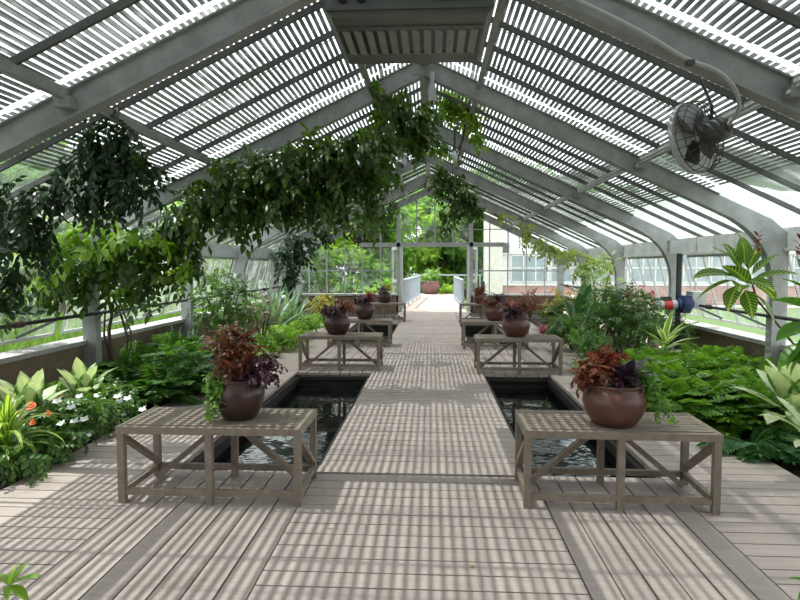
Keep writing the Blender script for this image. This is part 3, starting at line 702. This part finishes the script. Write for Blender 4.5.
FL = [(158, 6.5), (185, 6.9), (130, 7.0), (158, 7.1), (178, 7.4), (135, 7.9), (160, 8.0), (186, 8.2), (150, 9.0), (176, 9.2)]
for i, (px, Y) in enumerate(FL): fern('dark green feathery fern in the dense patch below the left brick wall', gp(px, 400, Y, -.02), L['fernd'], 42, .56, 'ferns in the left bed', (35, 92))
rosette('dark spiky strap-leaved plant behind the ferns under the left wall', gp(168, 372, 9.6, 0), 'strap_plant', 'plant', L['strap'], 24, .6, .05, (25, 80), (.2, .7), 'strap')
rosette('dark spiky strap-leaved plant half hidden left of the airy shrub', gp(190, 372, 10.2, 0), 'strap_plant', 'plant', L['strap'], 20, .55, .05, (25, 80), (.2, .7), 'strap')
make_shrub('tall airy green shrub with small leaves standing behind the front left pot', gp(222, 345, 10.0, -.02), .62, 1.65, L['shrub'], 300, .20, down=-.1)
make_shrub('pinkish variegated shrub leaning beside the tall airy shrub', gp(262, 335, 10.8, -.02), .38, 1.15, L['pinkish'], 80, .19)
rosette('silver-green strap-leaved plant, larger and left of the pair behind the lime groundcover', gp(272, 335, 12.6, 0), 'agave', 'plant', L['silver'], 30, 1.25, .10, (40, 86), (.2, .8), 'strap')
rosette('silver-green strap-leaved plant right of the pair, beside the second left pot', gp(292, 333, 13.6, 0), 'agave', 'plant', L['silver'], 26, 1.15, .09, (35, 86), (.2, .8), 'strap')
for i, (px, Y) in enumerate([(262, 9.9), (282, 10.7), (272, 11.5), (295, 12.2), (308, 13.4), (316, 14.8), (290, 11.2)]):
    make_shrub('low lime green groundcover clump along the left deck edge', gp(px, 340, Y, -.02), .36, .42, L['lime'], 100, .2, 'lime groundcover in the left bed', cat='plant', name='groundcover')
make_shrub('small pale variegated plant at the deck edge before the lime groundcover', gp(262, 352, 9.2, -.02), .2, .3, L['variegated'], 50, .17, cat='plant', name='groundcover')
make_shrub('yellow-orange leaved plant by the left gable wall', gp(322, 318, 17.5, 0), .45, .75, L['yellow'], 70, .24)
make_shrub('low burgundy plant under the gable sill behind the left pots', gp(345, 310, 18.6, 0), .5, .5, L['red'], 60, .24)
make_shrub('green bush filling the bed between the left columns', gp(185, 335, 12.3, 0), .6, 1.0, L['treed'], 110, .22)
# right bed
FR = [(668, 6.15), (700, 5.95), (735, 5.75), (765, 5.7), (648, 6.8), (672, 6.7), (700, 6.5), (735, 6.4), (768, 6.4), (630, 7.4), (645, 7.5), (680, 7.4), (715, 7.2), (750, 7.3), (665, 8.2), (700, 8.3), (735, 8.2)]
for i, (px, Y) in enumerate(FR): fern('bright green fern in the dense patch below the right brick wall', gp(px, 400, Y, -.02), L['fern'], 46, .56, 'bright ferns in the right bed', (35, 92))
for i, (px, Y) in enumerate([(752, 5.15), (785, 4.95), (800, 5.3)]): fern('bluish green broad fern at the front of the right bed by the deck edge', gp(px, 440, Y, -.02), L['fernb'], 20, .42, 'front ferns in the right bed', (20, 65))
rosette('large cream variegated broad-leaved plant at the right edge above the ferns', gp(792, 420, 5.35, 0), 'dumb_cane', 'plant', L['cream'], 15, .56, .27, (15, 80), (.3, .9), stem=.32, pet=.08)
rosette('small cream-leaved plant between the ferns at the right edge', gp(812, 420, 4.75, 0), 'dumb_cane', 'plant', L['cream'], 9, .45, .14, (15, 60), (.3, .9), stem=.25, pet=.08)
rosette('white-edged lance-leaved plant behind the front right pot', gp(664, 372, 8.75, 0), 'dracaena', 'plant', L['white'], 20, .48, .10, (5, 70), (.4, 1.0), stem=.48)
make_shrub('white variegated low plant peeping out right of the front right pot', gp(652, 395, 7.6, 0), .22, .42, L['variegated'], 46, .18, cat='plant', name='variegated_plant')
make_shrub('rounded deep green shrub behind the front right pot', gp(622, 352, 9.2, -.02), .62, 1.34, L['shrub'], 520, .19, down=-.05)
make_shrub('green shrub below the machine, right of the rounded shrub', gp(668, 345, 9.9, -.02), .45, .95, L['shrub'], 200, .18)
make_shrub('low bright green bush behind the second right bench', gp(572, 342, 11.0, -.02), .5, .7, L['shrub'], 240, .2)
make_shrub('low bright green bush right of the second right bench', gp(590, 345, 10.2, -.02), .38, .5, L['fern'], 100, .2)
rosette('dark paddle-leaved plant rising behind the low bush on the right', gp(580, 330, 12.3, 0), 'paddle_plant', 'plant', L['paddle'], 13, 1.15, .2, (35, 88), (.1, .5), 'paddle', pet=.4)
make_shrub('pale variegated small tree before the right columns', gp(604, 312, 13.4, 0), .6, 1.95, L['variegated'], 120, .24, cat='tree', name='small_tree')
make_shrub('rusty leaved shrub by the gable wall on the right', gp(530, 316, 17.6, 0), .55, .8, L['coleus'], 80, .24)
make_shrub('yellow and red croton shrub right of the rusty shrub', gp(556, 316, 16.4, 0), .45, 1.0, L['yellow'], 80, .24)
make_shrub('green shrub in front of the rusty and yellow shrubs on the right', gp(556, 322, 14.6, 0), .45, .8, L['shrub'], 90, .24)
make_shrub('burgundy plant under the gable sill right of the doors', gp(505, 312, 18.4, 0), .45, .55, L['red'], 60, .24)
rosette('pink rosette plant at the right deck edge', gp(543, 328, 13.6, 0), 'bromeliad', 'plant', L['pink'], 22, .35, .06, (15, 75), (.4, .9), 'strap')
make_shrub('small pale cream plant at the deck edge right of the second right bench', gp(578, 378, 8.7, -.02), .16, .24, L['variegated'], 36, .14, cat='plant', name='groundcover')
make_shrub('red flowering shrub between the right columns by the windows', gp(655, 330, 11.4, 0), .4, 1.25, L['pink'], 60, .18)
for px, Y, h in ((625, 12.6, .9), (600, 15.2, .9)): make_shrub('green filler bush along the right wall', gp(px, 330, Y, 0), .5, h, L['treed'], 90, .22, 'filler bushes along the right wall')

# foreground yellow-veined plants at right
def leafy_stem(label, name, pts, lm, leaves, cat='plant', loc=None, r=.011, fl=None, ww=.42):
    t = thing(name, label, cat, pts[0]); m_ = MB(); P = [A_(p, dtype=float) for p in pts]
    S = [P[0]+(P[1]-P[0])*u for u in (0, .5)]+P[1:]; m_.tube(S, np.linspace(r, r*.6, len(S)), 7); m_.build('stem', M['stem'], t, smooth=True)
    for (p, az, el, ln, tw) in leaves:
        f = MB(); f.blade(p, R(az), R(el), ln, ln*ww, .6, 'lance', 9, .22, .06, tw); f.build('leaf', lm, t, smooth=True)
    if fl is not None:
        f = MB(); p = A_(fl, dtype=float)
        for i in range(14): q = p+A_((.008*math.cos(i*2.4), .008*math.sin(i*2.4), .012*i)); f.blade(q, i*2.4, R(40), .045, .022, .3, n=3)
        f.build('flower_spike', M['redflower'], t)
    return t
Y0 = 4.4
def a3(px, py, dy=0): return at(px, py, Y0+dy)
lv = [(a3(750, 285), 200, 40, .30, .3), (a3(745, 272), 170, 50, .30, -.2), (a3(742, 278), 150, 10, .32, .2), (a3(740, 270), 110, 62, .27, 0), (a3(745, 265), 75, 70, .25, 0), (a3(748, 270), 40, 55, .26, 0),
      (a3(752, 275), 10, 45, .28, 0), (a3(752, 280), -20, 20, .30, .3), (a3(745, 280), -70, -5, .26, .4), (a3(742, 285), -120, 5, .30, -.3), (a3(738, 285), 230, -25, .30, .2), (a3(745, 290), 260, -35, .27, .5),
      (a3(752, 292), -60, -40, .28, -.3), (a3(735, 276), 190, 10, .33, -.4), (a3(733, 280), 175, -20, .30, .4), (a3(748, 262), 140, 80, .24, .3), (a3(756, 285), 30, -15, .27, 0)]
leafy_stem('yellow-veined leafy plant on a bare brown stem with red flower spike, right edge', 'veined_plant', [gp(835, 440, 4.6, 0), a3(800, 352), a3(778, 325), a3(757, 300), a3(748, 270)], L['sanch'], lv, fl=a3(757, 255))
Y0 = 3.7
lv = [(a3(812, 310), 175, 25, .25, .3), (a3(815, 325), 185, -10, .26, -.3), (a3(812, 340), 200, -30, .26, .6), (a3(818, 300), 160, 45, .24, 0), (a3(810, 335), 240, -20, .22, .3), (a3(815, 345), 170, -25, .25, -.5), (a3(822, 320), 20, 20, .25, 0), (a3(806, 352), 190, -45, .18, .5), (a3(815, 285), 100, 60, .22, 0)]
leafy_stem('broad glossy green leaves of the nearest plant at the right edge', 'broad_leaved_plant', [gp(845, 480, 4.0, 0), a3(830, 400), a3(815, 340), a3(816, 290)], L['big'], lv, fl=a3(800, 262), ww=.55)
# two foreground pots just below the frame whose leaf tips reach into view
for sx, px, lb in ((-1, 2, 'young green leaves reaching in at the bottom left corner'), (1, 812, 'green leaf tip reaching in at the bottom right corner')):
    b0 = gp(px, 600, 2.25, 0); t = thing('potted_plant', lb, 'potted plant', b0)
    m_ = MB(); m_.lathe([(.07, 0), (.09, .08), (.1, .09), (.08, .09), (.07, .06)], b0, 20); m_.build('pot', M['pot'], t, smooth=True)
    top = at(px+(8 if sx < 0 else 2), 585, 2.25); m_ = MB(); m_.tube([b0+A_((0, 0, .05)), (b0+top)/2+A_((0, 0, .05)), top], .004, 5); m_.build('stem', M['gstem'], t)
    f = MB()
    for az, el, ln in ((0, 25, .15), (10, 75, .12), (60, 50, .10), (-60, 0, .10), (150, 20, .1), (-20, -15, .12)) if sx < 0 else ((170, 20, .09), (190, -30, .085), (90, 60, .06), (0, 30, .09)): f.blade(top, R(az), R(el), ln, ln*.38, .5, 'lance', 7)
    f.build('leaves', L['lime' if sx < 0 else 'big'], t)

# ------------------------------------------------------------------ vines
def vine(label, name, loc, spec, lm, ln, stems=(), tpl=SPRAY, group=None, smat=None, down=.45, stem_name='stem', extra=None):
    t = thing(name, label, 'vine', loc, group); f = MB()
    for (px, py, Y, rx, rz, n) in spec: clump(f, at(px, py, Y), (rx*1.05, rx*1.05, rz*1.1), max(3, int(n*.55)), ln*1.55, tpl, down, .1, .4, W=.8)
    f.build('foliage', lm, t)
    if extra:
        f = MB()
        for (px, py, Y, rx, rz, n) in extra[1]: clump(f, at(px, py, Y), (rx, rx, rz), max(3, int(n*.30)), ln*1.55, tpl, down*.5, .1, .4, W=.8)
        f.build(extra[0], extra[2], t)
    for pts, r in stems:
        m_ = MB(); P = [at(*p) for p in pts]; Q = [P[0]]
        for a, b_ in zip(P, P[1:]): Q += [(a+b_)/2+rng.normal(0, .012, 3), b_]
        m_.tube(Q, np.linspace(r, r*.6, len(Q)), 7); m_.build(stem_name, M['stem'], t, smooth=True)
    return t
vine('dark vine clump hanging from the nearest roof beam at upper left', 'hanging_vine', at(115, 112, 5.0),
     [(115, 135, 5.0, .22, .18, 46), (125, 160, 5.0, .24, .2, 60), (95, 160, 5.0, .25, .2, 50), (110, 190, 5.0, .28, .2, 62), (70, 185, 5.0, .25, .2, 46), (135, 195, 5.0, .18, .18, 34), (45, 205, 4.9, .26, .2, 44), (20, 225, 4.9, .24, .25, 50), (40, 245, 4.9, .2, .2, 34), (5, 200, 4.9, .2, .2, 30), (10, 275, 4.8, .18, .25, 36), (0, 300, 4.7, .1, .12, 14)],
     L['vined'], .20, [([(118, 108, 5.0), (112, 150, 5.0), (95, 190, 5.0)], .012), ([(118, 108, 5.0), (60, 180, 5.0), (15, 230, 4.9)], .01)], SPRAY2)
vine('large vine trained from the left bed up to and along the roof beam', 'climbing_vine', gp(115, 375, 7.9, 0),
     [(200, 205, 7.2, .36, .26, 80), (225, 185, 7.2, .36, .26, 80), (255, 172, 7.2, .4, .26, 100), (290, 165, 7.2, .42, .28, 120), (325, 160, 7.2, .4, .3, 110), (355, 158, 7.2, .35, .3, 90), (300, 200, 7.2, .42, .26, 100), (265, 205, 7.2, .38, .22, 80), (335, 195, 7.2, .36, .25, 80), (370, 180, 7.1, .22, .22, 40), (230, 215, 7.2, .36, .24, 66),
      (25, 285, 7.0, .35, .25, 40), (5, 310, 6.8, .25, .2, 24), (180, 225, 7.3, .34, .24, 66), (150, 245, 7.3, .36, .26, 66), (120, 265, 7.2, .4, .28, 80), (90, 275, 7.2, .4, .25, 60), (160, 275, 7.2, .3, .24, 44), (60, 285, 7.1, .36, .22, 44), (185, 250, 7.2, .25, .22, 34), (140, 295, 7.3, .3, .16, 28), (370, 205, 7.2, .16, .2, 20)],
     L['vine'], .25, [([(118, 378, 7.9), (110, 345, 7.9), (112, 315, 7.8), (110, 285, 7.6), (150, 245, 7.3)], .028), ([(122, 378, 7.9), (128, 340, 7.9), (120, 312, 7.8), (108, 290, 7.6)], .02), ([(114, 378, 7.9), (104, 335, 7.9), (106, 300, 7.8), (80, 280, 7.3)], .018), ([(125, 376, 7.9), (131, 345, 7.9), (126, 318, 7.8), (118, 296, 7.7), (180, 225, 7.3)], .014),
                    ([(150, 245, 7.3), (220, 190, 7.3), (300, 160, 7.3), (385, 130, 7.4)], .018)],
     extra=('painted_sun_foliage', [(75, 240, 6.9, .32, .15, 40), (100, 230, 6.9, .36, .16, 46), (60, 255, 6.9, .34, .14, 40), (130, 238, 6.9, .25, .13, 24), (95, 250, 6.9, .4, .14, 40), (40, 245, 6.9, .3, .15, 30), (15, 262, 6.7, .3, .12, 26), (45, 282, 6.7, .25, .12, 20), (10, 300, 6.5, .2, .14, 18), (105, 215, 7.0, .3, .08, 16), (165, 245, 7.0, .25, .1, 14), (188, 268, 7.1, .16, .12, 16), (128, 285, 7.0, .16, .1, 10), (30, 270, 6.9, .25, .15, 20), (55, 225, 7.0, .3, .1, 20)], L['vineb']), stem_name='trunk')  # extra clumps: sunlight on the vine painted in with a lighter leaf colour
vine('vine tangle hanging under the ridge behind the heater', 'ridge_vine', at(400, 90, 8.3),
     [(385, 100, 8.0, .16, .22, 30), (400, 108, 8.3, .25, .22, 50), (385, 140, 7.8, .24, .3, 54), (405, 125, 8.3, .26, .26, 56), (425, 115, 8.6, .2, .16, 34), (420, 140, 8.3, .22, .22, 40), (378, 170, 7.6, .16, .25, 30), (375, 90, 7.4, .07, .18, 10)],
     L['vine'], .26, [([(378, 60, 7.6), (386, 110, 7.9), (400, 160, 8.0)], .014)])
vine('bright vine strands hanging right of the ridge lamp', 'ridge_vine', at(465, 90, 8.8),
     [(450, 98, 9.0, .2, .16, 36), (463, 112, 9.0, .16, .2, 30), (445, 112, 9.0, .16, .15, 26), (475, 122, 8.8, .10, .2, 16), (470, 90, 8.8, .12, .12, 14), (440, 150, 9.2, .2, .1, 16), (478, 140, 8.8, .07, .15, 10)],
     L['vineb'], .24, [([(475, 62, 8.6), (468, 110, 8.9), (458, 160, 9.2)], .02)])
vine('leafy vine hanging from the far ridge above the doorway', 'ridge_vine', at(460, 180, 13.5),
     [(448, 185, 13.5, .25, .25, 36), (462, 192, 13.5, .26, .3, 46), (455, 208, 13.5, .22, .2, 30), (472, 205, 13.5, .22, .25, 34), (440, 175, 13.5, .2, .2, 24), (480, 212, 13.5, .15, .15, 16), (443, 228, 13.5, .05, .3, 8), (445, 215, 13.5, .08, .2, 8), (437, 195, 13.5, .15, .12, 14)],
     L['vine'], .3, [([(452, 165, 13.5), (455, 200, 13.5), (444, 238, 13.5)], .012)])
vine('pale vine running down along the far right rafters', 'rafter_vine', at(525, 235, 16.0),
     [(500, 218, 16, .2, .12, 12), (525, 232, 15.8, .22, .25, 30), (538, 246, 15.6, .25, .2, 30), (552, 250, 15.4, .3, .15, 30), (570, 255, 15, .35, .15, 34), (592, 262, 14.6, .4, .15, 40), (610, 268, 14.2, .25, .15, 24), (585, 270, 14.4, .35, .12, 30)],
     L['vinep'], .26, [([(488, 210, 16), (525, 234, 15.8), (555, 250, 15.4), (612, 266, 14.2)], .01)])
vine('dark vine covering the far left column beside the gable', 'column_vine', gp(292, 330, 16.6, 0),
     [(292, 240, 16.6, .35, .3, 46), (285, 260, 16.6, .35, .35, 50), (298, 255, 16.8, .35, .3, 46), (290, 280, 16.6, .26, .35, 44), (308, 242, 16.8, .35, .18, 30), (322, 235, 17, .3, .12, 20), (295, 300, 16.6, .15, .3, 20)],
     L['vined'], .32, [([(292, 330, 16.6), (292, 285, 16.6), (290, 245, 16.6)], .03)])
vine('thin leafy strands hanging beside the small ring fan', 'hanging_strands', at(372, 205, 9.5), [(372, 205, 9.5, .16, .16, 22), (385, 218, 9.5, .12, .14, 14), (360, 220, 9.5, .14, .12, 14), (395, 205, 9.5, .08, .1, 8)], L['vine'], .24, [([(384, 190, 9.5), (388, 212, 9.5), (366, 228, 9.5)], .006)])

# ------------------------------------------------------------------ heater at the ridge
HX0, HX1, HY0, HY1, HZ0, HZ1 = -.84, .48, 4.8, 5.9, 3.49, 3.76
t = thing('unit_heater', 'grey louvred heater box hanging under the roof ridge', 'heater', (-.18, 5.35, HZ0))
m_ = MB(); A0 = [(HX0+.05, HZ0), (HX0, HZ0+.06), (HX0+.02, HZ1-.06), (HX0+.18, HZ1)]
B0 = [(HX1-.05, HZ0), (HX1, HZ0+.06), (HX1-.02, HZ1-.06), (HX1-.18, HZ1)]; m_.strip(A0, B0, HY0, HY1); m_.build('casing', M['hgrey'], t)
m_ = MB(); m_.bbox((HX0+.07, HY0+.18, HZ0-.012), (HX1-.07, HY0+.25, HZ0)); m_.bbox((HX0+.07, HY0+.78, HZ0-.012), (HX1-.07, HY0+1.06, HZ0)); m_.bbox((HX0, HY0-.02, HZ0+.05), (HX1, HY0, HZ0+.09)); m_.build('flange', M['hgrey'], t)
m_ = MB(); m_.bbox((HX0+.07, HY0+.25, HZ0-.004), (HX1-.07, HY0+.78, HZ0-.001)); m_.build('louvre_shade_sheet', M['black'], t)  # black sheet paints the shade behind the louvres; the casing is closed
for i in range(12):
    x = HX0+.13+i*(HX1-HX0-.26)/11; m_ = MB(); m_.bar((x, HY0+.25, HZ0-.016), (x, HY0+.78, HZ0-.016), .062, .012, (.25, 0, 1)); m_.build('louvre', M['steel'], t)
m_ = MB(); m_.bbox((.0, HY0-.012, HZ0+.12), (.42, HY0-.001, HZ1-.05)); m_.build('label_plate', M['lgrey'], t)
for x in (HX0+.14, -.55): m_ = MB(); m_.cyl((x, HY0-.03, HZ0+.14), (x, HY0, HZ0+.14), .035); m_.build('knob', M['black'], t)
for x in (HX0+.3, HX1-.3):
    for y in (HY0+.1, HY1-.1): m_ = MB(); m_.cyl((x, y, HZ1-.005), (x, y, roofz(x)-.03), .01, 6); m_.build('hanger_rod', M['dgrey'], t)
# ------------------------------------------------------------------ circulation fan
fc = at(697, 137, 5.0); ax = nrm(A_((.55, -.80, .12))); t = thing('circulation_fan', 'rusty round wire-caged fan hanging from the right roof slope', 'fan', fc)
e1 = nrm(np.cross(ax, (0, 0, 1))); e2 = np.cross(e1, ax); Rf = .285
m_ = MB()
for k_, (o_, rr) in enumerate([(-.10, .12), (-.10, .2), (-.06, .265), (0, .285), (.06, .27), (.10, .2), (.11, .13)]): m_.torus(fc+ax*o_, rr, .004, ax, 40, 5)
for i in range(28):
    a = 2*PI*i/28; u = e1*math.cos(a)+e2*math.sin(a)
    m_.tube([fc+ax*-.10+u*.03, fc+ax*-.10+u*.2, fc+ax*-.06+u*.265, fc+u*.285, fc+ax*.06+u*.27, fc+ax*.10+u*.2, fc+ax*.11+u*.08], .0028, 4)
m_.build('cage', M['rust'], t)
m_ = MB(); m_.lathe([(.28, -.018), (.291, -.018), (.291, .018), (.28, .018)], fc-ax*.04, 40, tuple(ax)); m_.build('shroud_ring', M['lgrey'], t)
m_ = MB(); m_.lathe([(.03, 0), (.085, .0), (.095, .03), (.095, .15), (.07, .19), (.03, .20)], fc+ax*.06, 24, tuple(ax)); m_.build('motor', M['dgrey'], t, smooth=False)
m_ = MB(); m_.lathe([(.0, 0), (.04, 0), (.04, .012), (0, .012)], fc+ax*.26, 16, tuple(ax)); m_.build('motor_cap', M['rust'], t)
for i in range(4):
    a = i*PI/2+.5; u = e1*math.cos(a)+e2*math.sin(a); w_ = np.cross(ax, u); m_ = MB(); V = []
    for q, wd in ((.04, .05), (.12, .1), (.2, .13), (.25, .1)):
        for s in (-1, 1): V.append(fc+u*q+w_*s*wd/2+ax*s*wd*.22)
    m_.add(V, [(2*j, 2*j+2, 2*j+3, 2*j+1) for j in range(3)]); m_.build('blade', M['black'], t)
hx, hz = fc[0]+.03, roofz(fc[0]+.03)
m_ = MB(); m_.tube([fc+ax*.12+A_((.0, 0, .08)), fc+ax*.12+A_((0, 0, .2)), (fc[0]+.02, fc[1], hz-.06)], .012, 8); m_.build('hanger', M['black'], t)
def chaikin(P, k=3):
    P = [np.array(q, float) for q in P]
    for _ in range(k): P = [P[0]]+[q for a, b_ in zip(P, P[1:]) for q in (.75*a+.25*b_, .25*a+.75*b_)]+[P[-1]]
    return P
m_ = MB(); m_.tube(chaikin([at(535, -20, 4.38), at(640, 30, 4.38), at(690, 62, 4.37), at(708, 66, 4.37), at(726, 76, 4.37), at(738, 93, 4.40), at(740, 110, 4.55), at(729, 124, 4.72)]), .015, 9); m_.build('conduit', M['lgrey'], t, smooth=True)
m_ = MB(); p = at(690, 63, 4.36); m_.box(p, (.05, .05, .035)); m_.build('junction_box', M['dgrey'], t)
p = at(358, 235, 10.2); t = thing('ring_fan', 'small round caged fan hanging among the vines left of the doorway', 'fan', p)
m_ = MB(); m_.torus(p, .13, .014, (.3, -1, .1)); m_.torus(p, .08, .006, (.3, -1, .1)); 
for i in range(8): a = i*PI/4; m_.tube([p, p+.13*A_((math.cos(a), .3*math.cos(a), math.sin(a)))], .004, 4)
m_.build('cage', M['rust'], t); m_ = MB(); m_.lathe([(.0, 0), (.045, 0), (.045, .08), (0, .09)], p, 14, (.3, 1, 0)); m_.build('motor', M['dgrey'], t)
m_ = MB(); m_.cyl(p+A_((0, 0, .13)), (p[0], p[1], roofz(p[0])-.05), .007, 6); m_.build('hanger', M['black'], t)
# ridge lamp, spotlights
p = at(432, 82, 7.5); t = thing('pendant_lamp', 'pale cylindrical lamp hanging from the second roof truss apex', 'lamp', p)
m_ = MB(); m_.lathe([(.0, -.23), (.05, -.23), (.052, -.08), (.03, -.03), (.03, .12), (.0, .12)], p, 18); m_.build('shade', M['lgrey'], t, smooth=False); m_ = MB(); m_.cyl(p+A_((0, 0, -.3)), p+A_((0, 0, -.23)), .012); m_.build('lamp_socket', M['dgrey'], t)
m_ = MB(); m_.cyl(p+A_((0, 0, .12)), (p[0], p[1], 3.89), .012, 6); m_.build('rod', M['dgrey'], t)
for px, py, sx in ((403, 160, -1), (456, 158, 1)):
    p = at(px, py, 10.2); t = thing('spotlight', f'grey spotlight hanging under the ridge, {"left" if sx < 0 else "right"} one of the two', 'spotlight', p)
    d = nrm(A_((sx*.35, -.45, -.8))); m_ = MB(); m_.lathe([(.0, 0), (.06, 0), (.075, .06), (.085, .22), (.075, .22), (.06, .1), (0, .08)], p-d*.1, 18, tuple(d)); m_.build('housing', M['lgrey'], t)
    q = A_((p[0]-sx*.02, p[1], roofz(p[0])-.05)); m_ = MB(); m_.cyl(p-d*.08, q, .02, 8); m_.build('arm', M['dgrey'], t)
    m_ = MB(); m_.tube([p-d*.05, p+A_((sx*.1, -.2, .25)), at(px+sx*22, 66, 8.4)], .016, 6); m_.build('cable', M['stem'], t)
p = at(506, 248, GY-.1); m_ = MB(); m_.box(p, (.2, .16, .32)); t = m_.build('junction_box', M['lgrey'], None, p); tag(t, 'small grey box fixed high on the gable frame right of the doors', 'box')

# ------------------------------------------------------------------ vent gear on the side walls
pz = .93
t = thing('vent_motor', 'red and grey motor with blue gearbox beside the right wall column', 'motor', (3.9, 9.5, pz)); y = 9.5
m_ = MB(); m_.lathe([(.0, 0), (.06, 0), (.075, .02), (.075, .30), (.05, .32), (.0, .32)], (3.50, y, pz), 20, (1, 0, 0)); m_.build('motor_body', M['lgrey'], t)
m_ = MB(); m_.lathe([(.07, 0), (.079, 0), (.079, .13), (.07, .13)], (3.60, y, pz), 20, (1, 0, 0)); m_.build('red_band', M['red'], t)
m_ = MB(); m_.box((3.645, y, pz+.10), (.14, .08, .06)); m_.build('terminal_box', M['black'], t)
m_ = MB(); m_.lathe([(.05, 0), (.10, 0), (.10, .05), (.06, .06)], (3.82, y, pz), 20, (1, 0, 0)); m_.box((3.94, y, pz+.03), (.13, .18, .24)); m_.lathe([(.0, 0), (.07, 0), (.08, .05), (0, .06)], (3.94, y-.1, pz+.03), 18, (0, -1, 0)); m_.build('gearbox', M['blue'], t)
m_ = MB(); m_.box((4.10, y, pz+.08), (.2, .24, .26)); m_.build('housing', M['lgrey'], t)
m_ = MB(); m_.bbox((3.86, y+.12, -.02), (3.92, y+.18, pz+.86)); m_.bbox((3.86, y-.1, pz-.12), (3.98, y+.18, pz-.09)); m_.build('post', M['black'], t)
p = (3.84, y+.15, 1.83); m_ = MB(); m_.box(p, (.24, .14, .2)); tag(m_.build('electric_box', M['lgrey'], None, p), 'grey electrical box on top of the black post above the motor', 'box')
for sx, X, nm in ((-1, XL, 'left'), (1, XR, 'right')):
    xs_ = X-sx*.22; t = thing('vent_shaft', f'long black rod with arms that opens the {nm} side windows', 'rod', (xs_, 4, pz))
    for a, b_ in (((-1.5, GY-.5),) if sx < 0 else ((-1.5, 9.37), (9.65, GY-.5))): m_ = MB(); m_.cyl((xs_, a, pz), (xs_, b_, pz), .022, 8); m_.build('rod', M['black'], t)
    for j in range(2, len(TR)-1):
        for q in (.3, .72):
            yy = TR[j]+BAY*q; m_ = MB(); m_.bar((xs_, yy, pz), (X+sx*.30, yy, .70), .02, .03); m_.build('arm', M['dgrey'], t)
        m_ = MB(); m_.cyl((xs_, TR[j]+BAY*.5-.06, pz), (xs_, TR[j]+BAY*.5+.06, pz), .036, 10); m_.build('coupling', M['rust'], t)
        m_ = MB(); m_.bar((xs_, TR[j]-.01, pz), (X-sx*.16, TR[j]-.01, pz), .04, .05); m_.build('bracket', M['dgrey'], t)
# fallen leaves on the deck
for i, (px, py) in enumerate([(327, 537), (472, 575), (578, 507), (233, 511), (190, 470+40)]):
    Yg = 930/(py-265); p = at(px, py, Yg); p[2] = .004; m_ = MB(); m_.blade(p, i*1.3, .05, .035, .015, .15, n=4)
    tag(m_.build('fallen_leaf', L['yellow'], None, p), 'small yellowish fallen leaf lying on the deck boards', 'leaf', 'fallen leaves on the deck')

# ------------------------------------------------------------------ light
w = bpy.data.worlds.new('sky'); SC.world = w; w.use_nodes = True; nt = w.node_tree; nt.nodes.clear(); T = NT(nt)
out = nt.nodes.new('ShaderNodeOutputWorld'); bg = nt.nodes.new('ShaderNodeBackground'); T.l(bg.outputs[0], out.inputs[0])
tc = nt.nodes.new('ShaderNodeTexCoord'); sx_ = nt.nodes.new('ShaderNodeSeparateXYZ'); T.l(tc.outputs['Generated'], sx_.inputs[0])
cl = T.mix(T.ramp(T.noise(3, 5, tc.outputs['Generated']), .35, .65), (.86, .92, 1.0), (1.0, 1.0, 1.0)); T.l(cl, bg.inputs[0]); bg.inputs[1].default_value = 1.0
sd = bpy.data.lights.new('sun', 'SUN'); sd.energy = 2.55; sd.angle = R(.6); sd.color = (1, .965, .92)
so = bpy.data.objects.new('sun', sd); COL.objects.link(so)
v = Vector((math.cos(R(67))*.97, math.cos(R(67))*.15*-1, -math.sin(R(67)))); so.rotation_euler = v.to_track_quat('-Z', 'Y').to_euler()
vs = SC.view_settings; vs.view_transform = 'Standard'; vs.look = 'None'; vs.gamma = 1; vs.use_curve_mapping = False; vs.exposure = 1.5
cy = SC.cycles; cy.transparent_max_bounces = 32; cy.max_bounces = 10; cy.diffuse_bounces = 5; cy.use_denoising = True; cy.caustics_reflective = False; cy.sample_clamp_indirect = 6
